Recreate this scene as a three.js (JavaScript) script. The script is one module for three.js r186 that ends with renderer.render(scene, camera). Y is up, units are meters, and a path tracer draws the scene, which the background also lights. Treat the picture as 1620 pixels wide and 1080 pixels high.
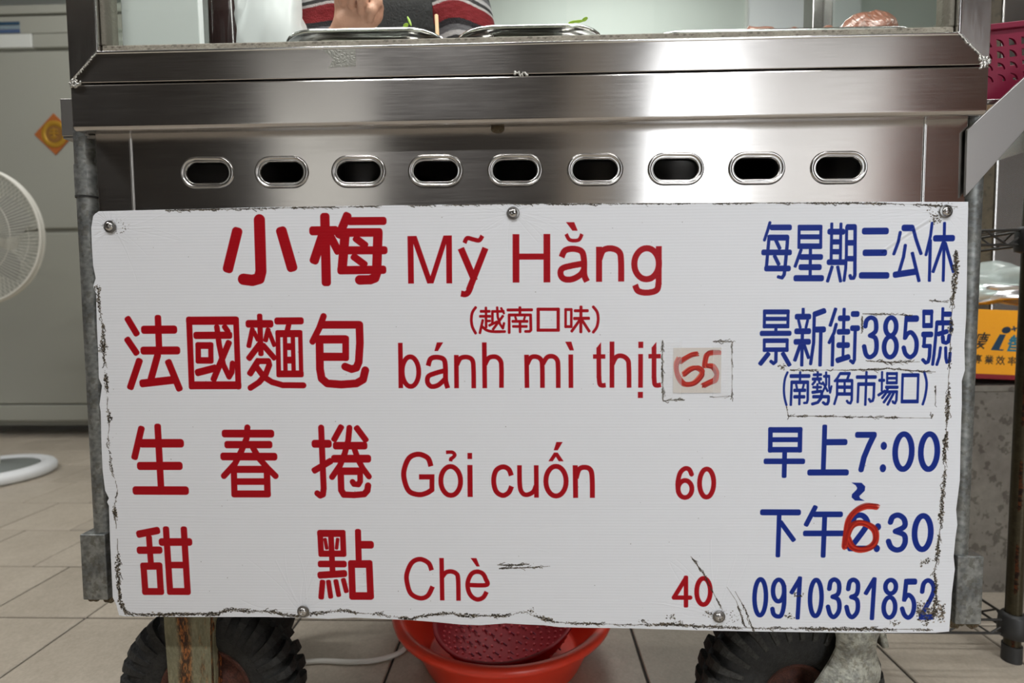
import * as THREE from 'three';
import { RoundedBoxGeometry } from 'three/addons/geometries/RoundedBoxGeometry.js';
import { mergeGeometries, mergeVertices } from 'three/addons/utils/BufferGeometryUtils.js';
import { Brush, Evaluator, SUBTRACTION } from 'three-bvh-csg';
import { MarchingCubes } from 'three/addons/objects/MarchingCubes.js';
import { RectAreaLightUniformsLib } from 'three/addons/lights/RectAreaLightUniformsLib.js';

// ---------------------------------------------------------------- camera, sky, lights, exposure
const scene = new THREE.Scene();
const camera = new THREE.PerspectiveCamera(63.66, 1620 / 1080, 0.05, 60);
camera.position.set(0, 0.85, 0.87);
camera.rotation.set(-0.05832, 0.02914, -0.00798, 'YXZ');
camera.focus = 0.9;
camera.userData.fStop = 3.2;
const renderer = new THREE.WebGLRenderer({ antialias: true });
renderer.toneMapping = THREE.LinearToneMapping;
renderer.toneMappingExposure = 2.75;
renderer.shadowMap.enabled = true;
RectAreaLightUniformsLib.init();

scene.background = new THREE.Color().setRGB(0.93, 0.97, 1.0);      // white overcast sky over the street
scene.backgroundIntensity = 2.6;

const CEILING_LAMPS = [                                            // fluorescent ceiling battens, back one added as wall washer: x, z, length, strength
  [-0.75, 1.75, 1.2, 12], [1.15, 1.75, 1.2, 9.5], [-2.9, 0.3, 1.2, 12], [0.6, -2.6, 1.2, 10], [-2.6, -1.7, 1.2, 4], [3.0, -0.4, 1.2, 6],
];
// ---------------------------------------------------------------- helpers
let seedState = 20240;
const rnd = () => { seedState = (seedState * 1664525 + 1013904223) >>> 0; return seedState / 4294967296; };
const range = (a, b) => a + (b - a) * rnd();
const V = (x, y, z) => new THREE.Vector3(x, y, z);
const taken = new Map();
function numbered(name) { const n = taken.get(name) ?? 0; taken.set(name, n + 1); return n ? name + '_' + String(n).padStart(3, '0') : name; }
function thing(name, label, category, position = [0, 0, 0], group) {
  const o = new THREE.Group(); o.name = numbered(name); o.position.set(...position); scene.add(o);
  o.userData = { label, category }; if (group) o.userData.group = group;
  return o;
}
function part(name, geometry, material, parent, position, rotation) {
  const m = new THREE.Mesh(geometry, material); m.name = name; parent.add(m);
  if (position) m.position.set(...position);
  if (rotation) m.rotation.set(...rotation);
  return m;
}
function single(name, geometry, material, label, category, position, group) {
  const m = part(numbered(name), geometry, material, scene, position);
  m.userData = { label, category }; if (group) m.userData.group = group;
  return m;
}
function structure(name, geometry, material, label, category, position) {
  const m = part(name, geometry, material, scene, position);
  m.userData = { label, category, kind: 'structure' };
  return m;
}
// uv in metres, laid on each face from the side it looks to
function metricUV(g, s = 1, ox = 0, oy = 0) {
  if (g.index) g = g.toNonIndexed();
  const p = g.attributes.position, uv = new Float32Array(p.count * 2), a = V(), b = V(), c = V();
  for (let i = 0; i < p.count; i += 3) {
    a.fromBufferAttribute(p, i); b.fromBufferAttribute(p, i + 1); c.fromBufferAttribute(p, i + 2);
    const n = b.clone().sub(a).cross(c.clone().sub(a)), ax = Math.abs(n.x), ay = Math.abs(n.y), az = Math.abs(n.z);
    [a, b, c].forEach((q, k) => {
      const [u, v] = az >= ax && az >= ay ? [q.x, q.y] : ax >= ay ? [q.z, q.y] : [q.x, q.z];
      uv[(i + k) * 2] = u * s + ox; uv[(i + k) * 2 + 1] = v * s + oy;
    });
  }
  g.setAttribute('uv', new THREE.BufferAttribute(uv, 2));
  return g;
}
const rbox = (w, h, d, r = 0.003, seg = 2) => metricUV(new RoundedBoxGeometry(w, h, d, seg, Math.min(r, w / 2.01, h / 2.01, d / 2.01)));
const boxAt = (x0, x1, y0, y1, z0, z1, r = 0.003) => rbox(x1 - x0, y1 - y0, z1 - z0, r).translate((x0 + x1) / 2, (y0 + y1) / 2, (z0 + z1) / 2);
const cyl = (r, h, seg = 24, r2 = r) => new THREE.CylinderGeometry(r2, r, h, seg);
const lathe = (pts, seg = 48) => new THREE.LatheGeometry(pts.map(([x, y]) => new THREE.Vector2(x, y)), seg);
const tube = (pts, r, seg = 24, radial = 8, closed = false) => new THREE.TubeGeometry(new THREE.CatmullRomCurve3(pts.map((p) => V(...p)), closed), seg, r, radial, closed);
function bar(a, b, r, radial = 8) {
  const A = V(...a), B = V(...b), g = new THREE.CylinderGeometry(r, r, A.distanceTo(B), radial);
  g.applyQuaternion(new THREE.Quaternion().setFromUnitVectors(V(0, 1, 0), B.clone().sub(A).normalize()));
  return g.translate((A.x + B.x) / 2, (A.y + B.y) / 2, (A.z + B.z) / 2);
}
const shapeOf = (pts) => new THREE.Shape(pts.map(([x, y]) => new THREE.Vector2(x, y)));
const extrude = (shape, depth, bevel = 0, seg = 12) => new THREE.ExtrudeGeometry(shape, { depth, bevelEnabled: bevel > 0, bevelThickness: bevel, bevelSize: bevel, bevelOffset: -bevel, bevelSegments: 2, curveSegments: seg });
// a profile given in (z, y), pulled along x from x0 to x1
const prismX = (pts, x0, x1, bevel = 0) => metricUV(extrude(shapeOf(pts.map(([z, y]) => [-z, y])), x1 - x0 - 2 * bevel, bevel).rotateY(Math.PI / 2).translate(x0 + bevel, 0, 0));
const join = (list) => mergeGeometries(list.map((g) => { const h = g.index ? g.toNonIndexed() : g; for (const k of Object.keys(h.attributes)) if (!['position', 'normal', 'uv'].includes(k)) h.deleteAttribute(k); return h; }));
function stadium(cx, cy, hx, hy, seg = 12) {           // outline of a slot with round ends
  const pts = [];
  for (let k = 0; k <= seg; k++) { const a = -Math.PI / 2 + Math.PI * k / seg; pts.push([cx + hx - hy + Math.cos(a) * hy, cy + Math.sin(a) * hy]); }
  for (let k = 0; k <= seg; k++) { const a = Math.PI / 2 + Math.PI * k / seg; pts.push([cx - hx + hy + Math.cos(a) * hy, cy + Math.sin(a) * hy]); }
  return pts;
}
// rings of (inset, z) around a slot, joined into a pressed rim
function slotRim(hx, hy, profile, seg = 14) {
  const pos = [], idx = [], n = 2 * (seg + 1);
  profile.forEach(([inset, z]) => stadium(0, 0, hx - inset, hy - inset, seg).forEach(([x, y]) => pos.push(x, y, z)));
  for (let r = 0; r < profile.length - 1; r++) for (let k = 0; k < n; k++) { const a = r * n + k, b = r * n + (k + 1) % n; idx.push(a, b, a + n, b, b + n, a + n); }
  const g = new THREE.BufferGeometry(); g.setAttribute('position', new THREE.Float32BufferAttribute(pos, 3)); g.setIndex(idx);
  g.computeVertexNormals();
  const uv = []; for (let i = 0; i < pos.length / 3; i++) uv.push(pos[i * 3], pos[i * 3 + 1]);
  g.setAttribute('uv', new THREE.Float32BufferAttribute(uv, 2));
  return g;
}
// ---------------------------------------------------------------- computed textures
function lattice(seed) {
  const t = new Float32Array(65536); let s = seed >>> 0;
  for (let i = 0; i < 65536; i++) { s = (s * 1664525 + 1013904223) >>> 0; t[i] = s / 4294967296; }
  return (x, y, wx, wy) => {
    const ix = Math.floor(x), iy = Math.floor(y), fx = x - ix, fy = y - iy, u = fx * fx * (3 - 2 * fx), v = fy * fy * (3 - 2 * fy);
    const at = (a, b) => t[((((b % wy) + wy) % wy) * 256 + (((a % wx) + wx) % wx)) & 65535];
    return (at(ix, iy) * (1 - u) + at(ix + 1, iy) * u) * (1 - v) + (at(ix, iy + 1) * (1 - u) + at(ix + 1, iy + 1) * u) * v;
  };
}
function dataTexture(w, h, fn, colour = false) {
  const d = new Uint8Array(w * h * 4);
  for (let y = 0; y < h; y++) for (let x = 0; x < w; x++) {
    const c = fn(x / w, y / h), o = (y * w + x) * 4;
    for (let k = 0; k < 3; k++) d[o + k] = Math.max(0, Math.min(255, (Array.isArray(c) ? c[k] : c) * 255));
    d[o + 3] = 255;
  }
  const t = new THREE.DataTexture(d, w, h); t.wrapS = t.wrapT = THREE.RepeatWrapping; t.magFilter = THREE.LinearFilter; t.minFilter = THREE.LinearFilter;
  if (colour) t.colorSpace = THREE.SRGBColorSpace;
  t.needsUpdate = true;
  return t;
}
const repeated = (t, rx, ry = rx, ox = 0, oy = 0) => { const c = t.clone(); c.repeat.set(rx, ry); c.offset.set(ox, oy); c.needsUpdate = true; return c; };
const n1 = lattice(11), n2 = lattice(37), n3 = lattice(91);
const fbm = (u, v, f) => 0.5 * n1(u * f, v * f, f, f) + 0.3 * n2(u * f * 2, v * f * 2, f * 2, f * 2) + 0.2 * n3(u * f * 4, v * f * 4, f * 4, f * 4);
const mix = (a, b, t) => a.map((v, i) => v + (b[i] - v) * t);
const step = (a, b, x) => { const t = Math.max(0, Math.min(1, (x - a) / (b - a))); return t * t * (3 - 2 * t); };

const brushedRough = dataTexture(512, 512, (u, v) => {              // rolling lines of brushed steel, along u
  const line = n1(u * 10, v * 250, 10, 250), fine = n2(u * 24, v * 250, 24, 250), blot = fbm(u, v, 5);
  const r = 0.205 + 0.03 * (line - 0.5) + 0.02 * (fine - 0.5) + 0.04 * (blot - 0.5);
  return [r, r, r];
});
const tileColour = dataTexture(512, 512, (u, v) => {
  const b = fbm(u, v, 6), f = fbm(u, v, 48), s = n3(u * 150, v * 150, 150, 150);
  let c = mix([0.66, 0.62, 0.56], [0.73, 0.69, 0.63], b);
  c = c.map((q) => q + 0.05 * (f - 0.5) + 0.05 * (s - 0.5));
  if (s > 0.985) c = c.map((q) => q * 0.8);
  return c;
}, true);
const galvanised = dataTexture(256, 256, (u, v) => { const a = fbm(u, v, 10), b = fbm(u + 0.3, v, 30), d = step(0.56, 0.66, fbm(u, v + 0.4, 16)); return mix(mix([0.44, 0.45, 0.45], [0.56, 0.57, 0.56], step(0.3, 0.7, a)), [0.36, 0.35, 0.32], 0.4 * d).map((q) => q + 0.14 * (b - 0.5)); }, true);
const rustPlate = dataTexture(256, 512, (u, v) => {
  const a = fbm(u, v, 9), f = fbm(u + 0.2, v, 40), streak = n1(u * 14, v * 3, 14, 3);
  let c = mix([0.47, 0.45, 0.36], [0.58, 0.56, 0.45], a);
  const r = step(0.5, 0.62, 0.55 * streak + 0.45 * a);
  c = mix(c, mix([0.25, 0.13, 0.07], [0.62, 0.34, 0.14], step(0.45, 0.7, f)), r);
  return c.map((q) => q + 0.14 * (f - 0.5));
}, true);
const forkRust = dataTexture(256, 512, (u, v) => {                  // galvanised bar with one long run of rust
  const warp = 0.1 * (n1(u * 3 + 5, v * 6, 256, 6) - 0.5), f = fbm(u, v, 40), a = fbm(u, v, 10), x = u + warp;
  let c = mix([0.42, 0.41, 0.33], [0.56, 0.54, 0.43], a);
  const band = step(0.2, 0.32, x) * (1 - step(0.42, 0.56, x)), side = 0.5 * step(0.62, 0.7, x) * (1 - step(0.74, 0.84, x));
  c = mix(c, mix([0.24, 0.15, 0.09], [0.58, 0.33, 0.14], step(0.42, 0.66, f)), Math.min(1, band * (0.55 + 0.6 * a) + side * step(0.5, 0.7, a)));
  return c.map((q) => q + 0.12 * (f - 0.5));
}, true);
const grimeMottle = dataTexture(256, 256, (u, v) => { const a = fbm(u, v, 7), b = fbm(u, v, 40), s = step(0.62, 0.7, fbm(u + 0.4, v, 24)); return mix([0.46, 0.44, 0.42], [0.58, 0.57, 0.54], a).map((q) => q + 0.07 * (b - 0.5) - 0.12 * s); }, true);
const rubberColour = dataTexture(256, 256, (u, v) => { const a = fbm(u, v, 12), b = fbm(u, v, 60); return mix([0.08, 0.08, 0.08], [0.16, 0.16, 0.155], a).map((q) => q + 0.1 * (b - 0.5)); }, true);
const softNoise = dataTexture(256, 256, (u, v) => fbm(u, v, 24));

// ---------------------------------------------------------------- materials
const std = (o) => new THREE.MeshStandardMaterial(o);
const phys = (o) => new THREE.MeshPhysicalMaterial(o);
const lin = (r, g, b) => new THREE.Color().setRGB(r, g, b);
const M = {
  steel: phys({ color: lin(0.53, 0.51, 0.495), metalness: 1, roughness: 1, roughnessMap: repeated(brushedRough, 2, 4), anisotropy: 0.8, anisotropyRotation: Math.PI / 2 }),
  steelV: phys({ color: lin(0.58, 0.56, 0.545), metalness: 1, roughness: 1, roughnessMap: (() => { const t = repeated(brushedRough, 4, 2); t.rotation = Math.PI / 2; return t; })(), anisotropy: 0.6 }),
  rimSteel: std({ color: lin(0.5, 0.49, 0.48), metalness: 1, roughness: 0.2 }),
  polished: std({ color: lin(0.72, 0.72, 0.71), metalness: 1, roughness: 0.16 }),
  dullSteel: std({ color: lin(0.42, 0.41, 0.4), metalness: 1, roughness: 0.38 }),
  galvanised: std({ map: repeated(galvanised, 7), metalness: 0.75, roughness: 0.5 }),
  castZinc: std({ map: repeated(galvanised, 11), color: lin(1.6, 1.55, 1.4), metalness: 0.35, roughness: 0.5, bumpMap: repeated(softNoise, 6), bumpScale: 0.001 }),
  rust: std({ map: repeated(rustPlate, 6, 3), roughness: 0.85, metalness: 0.1, bumpMap: repeated(softNoise, 9), bumpScale: 0.0015 }),
  rustRed: std({ map: repeated(rubberColour, 9), color: lin(5.5, 1.6, 0.95), roughness: 0.7, bumpMap: repeated(softNoise, 12), bumpScale: 0.001 }),
  weld: std({ color: lin(0.5, 0.49, 0.46), metalness: 1, roughness: 0.35 }),
  glass: phys({ color: lin(0.96, 0.985, 0.97), roughness: 0.02, transmission: 1, thickness: 0, ior: 1.5 }),
  gasket: std({ color: lin(0.16, 0.15, 0.12), roughness: 0.7, bumpMap: repeated(softNoise, 12), bumpScale: 0.001 }),
  sill: std({ map: repeated(grimeMottle, 9, 14), color: lin(1.3, 1.28, 1.15), roughness: 0.6, bumpMap: repeated(softNoise, 14), bumpScale: 0.0012 }),
  rubber: std({ map: repeated(rubberColour, 4), roughness: 0.75, bumpMap: repeated(softNoise, 12), bumpScale: 0.0012 }),
  dustyRubber: std({ map: repeated(rubberColour, 6), color: lin(2.2, 2.15, 2.05), roughness: 0.85, bumpMap: repeated(softNoise, 14), bumpScale: 0.001 }),
  screwSteel: std({ color: lin(0.2, 0.195, 0.19), metalness: 1, roughness: 0.3 }),
  wire: std({ color: lin(0.035, 0.033, 0.03), metalness: 0.3, roughness: 0.45 }),
  blackPlastic: std({ color: lin(0.02, 0.02, 0.02), roughness: 0.5 }),
  orange: phys({ color: lin(0.86, 0.052, 0.022), roughness: 0.32, clearcoat: 0.25, clearcoatRoughness: 0.3 }),
  crimson: std({ color: lin(0.33, 0.005, 0.015), roughness: 0.6 }),
  holeLightPink: std({ color: lin(0.75, 0.12, 0.14), roughness: 0.4 }),
  magenta: std({ color: lin(0.2, 0.006, 0.035), roughness: 0.42 }),
  whitePlastic: std({ color: lin(0.78, 0.8, 0.81), roughness: 0.45 }),
  creamPlastic: std({ color: lin(0.66, 0.65, 0.58), roughness: 0.4 }),
  fridge: std({ color: lin(0.36, 0.365, 0.315), roughness: 0.38, metalness: 0.1, bumpMap: repeated(softNoise, 12), bumpScale: 0.0004 }),
  fridgeTrim: std({ color: lin(0.62, 0.64, 0.6), roughness: 0.4 }),
  cable: std({ color: lin(0.7, 0.68, 0.62), roughness: 0.5 }),
  forkRust: std({ map: repeated(forkRust, 10.6, 4, 0.8, 0), roughness: 0.8, metalness: 0.1, bumpMap: repeated(softNoise, 9), bumpScale: 0.0012 }),
  meat: phys({ color: lin(0.32, 0.13, 0.085), roughness: 0.28, clearcoat: 0.6, clearcoatRoughness: 0.2, bumpMap: repeated(softNoise, 8), bumpScale: 0.004 }),
  herb: std({ color: lin(0.32, 0.5, 0.03), roughness: 0.5 }),
  wood: std({ color: lin(0.62, 0.4, 0.22), roughness: 0.6 }),
  skin: phys({ color: lin(0.55, 0.29, 0.2), roughness: 0.5, bumpMap: repeated(softNoise, 20), bumpScale: 0.0006 }),
  hair: std({ color: lin(0.015, 0.012, 0.01), roughness: 0.45 }),
  trousers: std({ color: lin(0.03, 0.032, 0.04), roughness: 0.85 }),
  vest: std({ color: lin(0.03, 0.03, 0.032), roughness: 0.8, bumpMap: repeated(softNoise, 14), bumpScale: 0.002 }),
  bag: phys({ color: lin(0.82, 0.83, 0.84), roughness: 0.35, transmission: 0.25, thickness: 0 }),
  film: phys({ color: lin(0.78, 0.86, 0.82), roughness: 0.18, transmission: 0.5, thickness: 0 }),
  foil: std({ color: lin(0.8, 0.8, 0.8), metalness: 1, roughness: 0.22 }),
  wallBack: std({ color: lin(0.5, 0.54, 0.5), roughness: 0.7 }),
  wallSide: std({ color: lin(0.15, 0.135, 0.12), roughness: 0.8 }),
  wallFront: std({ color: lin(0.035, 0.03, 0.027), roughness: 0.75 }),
  brownTile: std({ color: lin(0.3, 0.12, 0.08), roughness: 0.5 }),
  beigePillar: std({ color: lin(0.42, 0.36, 0.29), roughness: 0.7 }),
  greyPillar: std({ color: lin(0.3, 0.29, 0.28), roughness: 0.7 }),
  ceiling: std({ color: lin(0.42, 0.4, 0.38), roughness: 0.9 }),
  grout: std({ color: lin(0.045, 0.041, 0.037), roughness: 0.95 }),
  asphalt: std({ color: lin(0.1, 0.1, 0.1), roughness: 0.95, bumpMap: repeated(softNoise, 1), bumpScale: 0.01 }),
  paleRender: std({ color: lin(0.33, 0.315, 0.3), roughness: 0.9 }),
  concrete: std({ map: repeated(grimeMottle, 0.3), roughness: 0.9 }),
  stainedSteel: std({ map: repeated(grimeMottle, 2), color: lin(0.85, 0.83, 0.8), metalness: 0.45, roughness: 0.45 }),
};
const tileMaterials = [[0, 0, 1], [0.37, 0.11, 0.94], [0.71, 0.53, 1.05], [0.19, 0.77, 0.98]].map(([ox, oy, b]) => std({ map: repeated(tileColour, 1.6, 1.6, ox, oy), color: lin(b, b, b), roughness: 0.38, bumpMap: repeated(softNoise, 14, 14, ox, oy), bumpScale: 0.0003 }));

// ---------------------------------------------------------------- the room
const ROOM = { x0: -5.2, x1: 4.6, z0: -3.5, z1: 4.2, h: 3.6 };
const floor = new THREE.Group(); floor.name = 'floor'; floor.userData = { label: 'floor of square beige ceramic tiles with dark grout', category: 'floor', kind: 'structure' }; scene.add(floor);
part('grout_bed', boxAt(ROOM.x0, ROOM.x1, -0.16, -0.005, ROOM.z0, ROOM.z1, 0.002), M.grout, floor);
const PITCH = 0.302, TILE = 0.2955;
function tileGeometry(s, c = 0.0022, t = 0.012) {
  const h = s / 2, k = h - c, top = [[-k, 0, -k], [k, 0, -k], [k, 0, k], [-k, 0, k]], mid = [[-h, -c, -h], [h, -c, -h], [h, -c, h], [-h, -c, h]], low = mid.map(([x, , z]) => [x, -t, z]), pos = [];
  const quad = (a, b, d, e) => pos.push(...a, ...b, ...d, ...a, ...d, ...e);
  quad(top[3], top[2], top[1], top[0]);
  for (let i = 0; i < 4; i++) { const j = (i + 1) % 4; quad(top[j], mid[j], mid[i], top[i]); quad(mid[j], low[j], low[i], mid[i]); }
  const g = new THREE.BufferGeometry(); g.setAttribute('position', new THREE.Float32BufferAttribute(pos.flat(), 3)); g.computeVertexNormals();
  return metricUV(g);
}
const tileShape = tileGeometry(TILE), farTiles = [];
for (let r = -11; r <= 15; r++) for (let c = -17; c <= 17; c++) {
  const z = -0.585 + 0.151 + r * PITCH, shift = r < -1 ? -0.13 * (((-r) % 2) + 1) : 0, x = -0.335 + 0.151 + c * PITCH + shift;
  if (x - 0.15 < ROOM.x0 || x + 0.15 > ROOM.x1 || z - 0.15 < ROOM.z0 || z + 0.15 > ROOM.z1) continue;
  const seen = z < 0.1 && z > -2.85 && x > -1.05 * (0.87 - z) - 0.3 && x < 1.05 * (0.87 - z) && Math.hypot(x, z) < 4.6;
  if (seen) part('tile', tileShape, tileMaterials[Math.floor(rnd() * 4)], floor, [x, range(-0.0006, 0.0004), z], [0, Math.floor(rnd() * 4) * Math.PI / 2, 0]);
  else farTiles.push(tileShape.clone().translate(x, 0, z));
}
part('far_tiles', join(farTiles), tileMaterials[0], floor).userData = { kind: 'stuff' };
const T = 0.15;
structure('wall_back', boxAt(ROOM.x0 - T, ROOM.x1 + T, 0, ROOM.h, ROOM.z0 - T, ROOM.z0), M.wallBack, 'pale grey-green painted wall behind the cart', 'wall');
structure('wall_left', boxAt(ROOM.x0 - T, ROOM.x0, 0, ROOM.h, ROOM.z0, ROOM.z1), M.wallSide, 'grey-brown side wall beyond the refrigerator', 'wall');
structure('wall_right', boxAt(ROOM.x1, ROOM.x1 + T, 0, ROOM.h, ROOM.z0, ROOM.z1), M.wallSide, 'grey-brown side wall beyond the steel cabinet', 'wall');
structure('ceiling', boxAt(ROOM.x0 - T, ROOM.x1 + T, ROOM.h, ROOM.h + T, ROOM.z0 - T, ROOM.z1 + T), M.ceiling, 'plain off-white ceiling with fluorescent battens', 'ceiling');
const front = new THREE.Group(); front.name = 'wall_front'; front.userData = { label: 'dark shopfront wall with openings to the street', category: 'wall', kind: 'structure' }; scene.add(front);
const FZ = [ROOM.z1, ROOM.z1 + T];
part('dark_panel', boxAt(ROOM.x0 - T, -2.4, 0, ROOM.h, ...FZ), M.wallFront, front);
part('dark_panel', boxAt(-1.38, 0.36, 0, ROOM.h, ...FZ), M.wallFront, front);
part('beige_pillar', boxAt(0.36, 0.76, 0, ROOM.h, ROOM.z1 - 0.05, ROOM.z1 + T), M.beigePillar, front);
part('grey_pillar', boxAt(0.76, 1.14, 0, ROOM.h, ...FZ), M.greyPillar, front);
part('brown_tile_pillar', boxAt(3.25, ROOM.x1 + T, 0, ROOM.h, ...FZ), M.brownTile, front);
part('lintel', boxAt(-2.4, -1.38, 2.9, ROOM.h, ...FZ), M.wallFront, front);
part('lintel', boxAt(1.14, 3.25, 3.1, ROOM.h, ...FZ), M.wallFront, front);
structure('street', boxAt(-14, 14, -0.3, -0.02, ROOM.z1 + T, 16), M.asphalt, 'asphalt street outside the shopfront', 'street');
const opposite = thing('opposite_building', 'plain concrete building across the street', 'building', [-6.5, -0.02, 11]);
part('wall', boxAt(-6, 6.2, 0, 7, 0, 4), M.concrete, opposite);
part('roof_slab', boxAt(-6.2, 6.4, 7, 7.25, -0.2, 4.2), M.concrete, opposite);
const corner = thing('corner_building', 'pale rendered building across the street beyond the wide opening', 'building', [5.7, -0.02, 11]);
part('wall', boxAt(0, 8, 0, 9, 0, 4), M.paleRender, corner);
part('roof_slab', boxAt(-0.2, 8.2, 9, 9.25, -0.2, 4.2), M.concrete, corner);

CEILING_LAMPS.forEach(([x, z, len, power], i) => {
  const where = ['above the cart front, over the dark panels', 'above the cart front, over the street opening', 'above the gap beside the fan', 'added to brighten the back wall behind the cart', 'above the refrigerator doors', 'above the steel cabinet'][i];
  const o = thing('ceiling_lamp', 'white fluorescent batten lamp ' + where, 'lamp', [x, ROOM.h, z], 'ceiling battens');
  part('housing', rbox(len, 0.05, 0.16, 0.01).translate(0, -0.025, 0), M.whitePlastic, o);
  part('diffuser', rbox(len - 0.04, 0.03, 0.13, 0.012).translate(0, -0.064, 0), std({ color: lin(0.9, 0.9, 0.9), emissive: lin(1, 0.995, 0.985), emissiveIntensity: 1.5 }), o);
  const l = new THREE.RectAreaLight(lin(1, 0.995, 0.985), power * 3.2, len - 0.06, 0.12); l.name = 'batten_light'; l.position.set(0, -0.086, 0); l.rotation.x = -Math.PI / 2; o.add(l);
});
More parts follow.
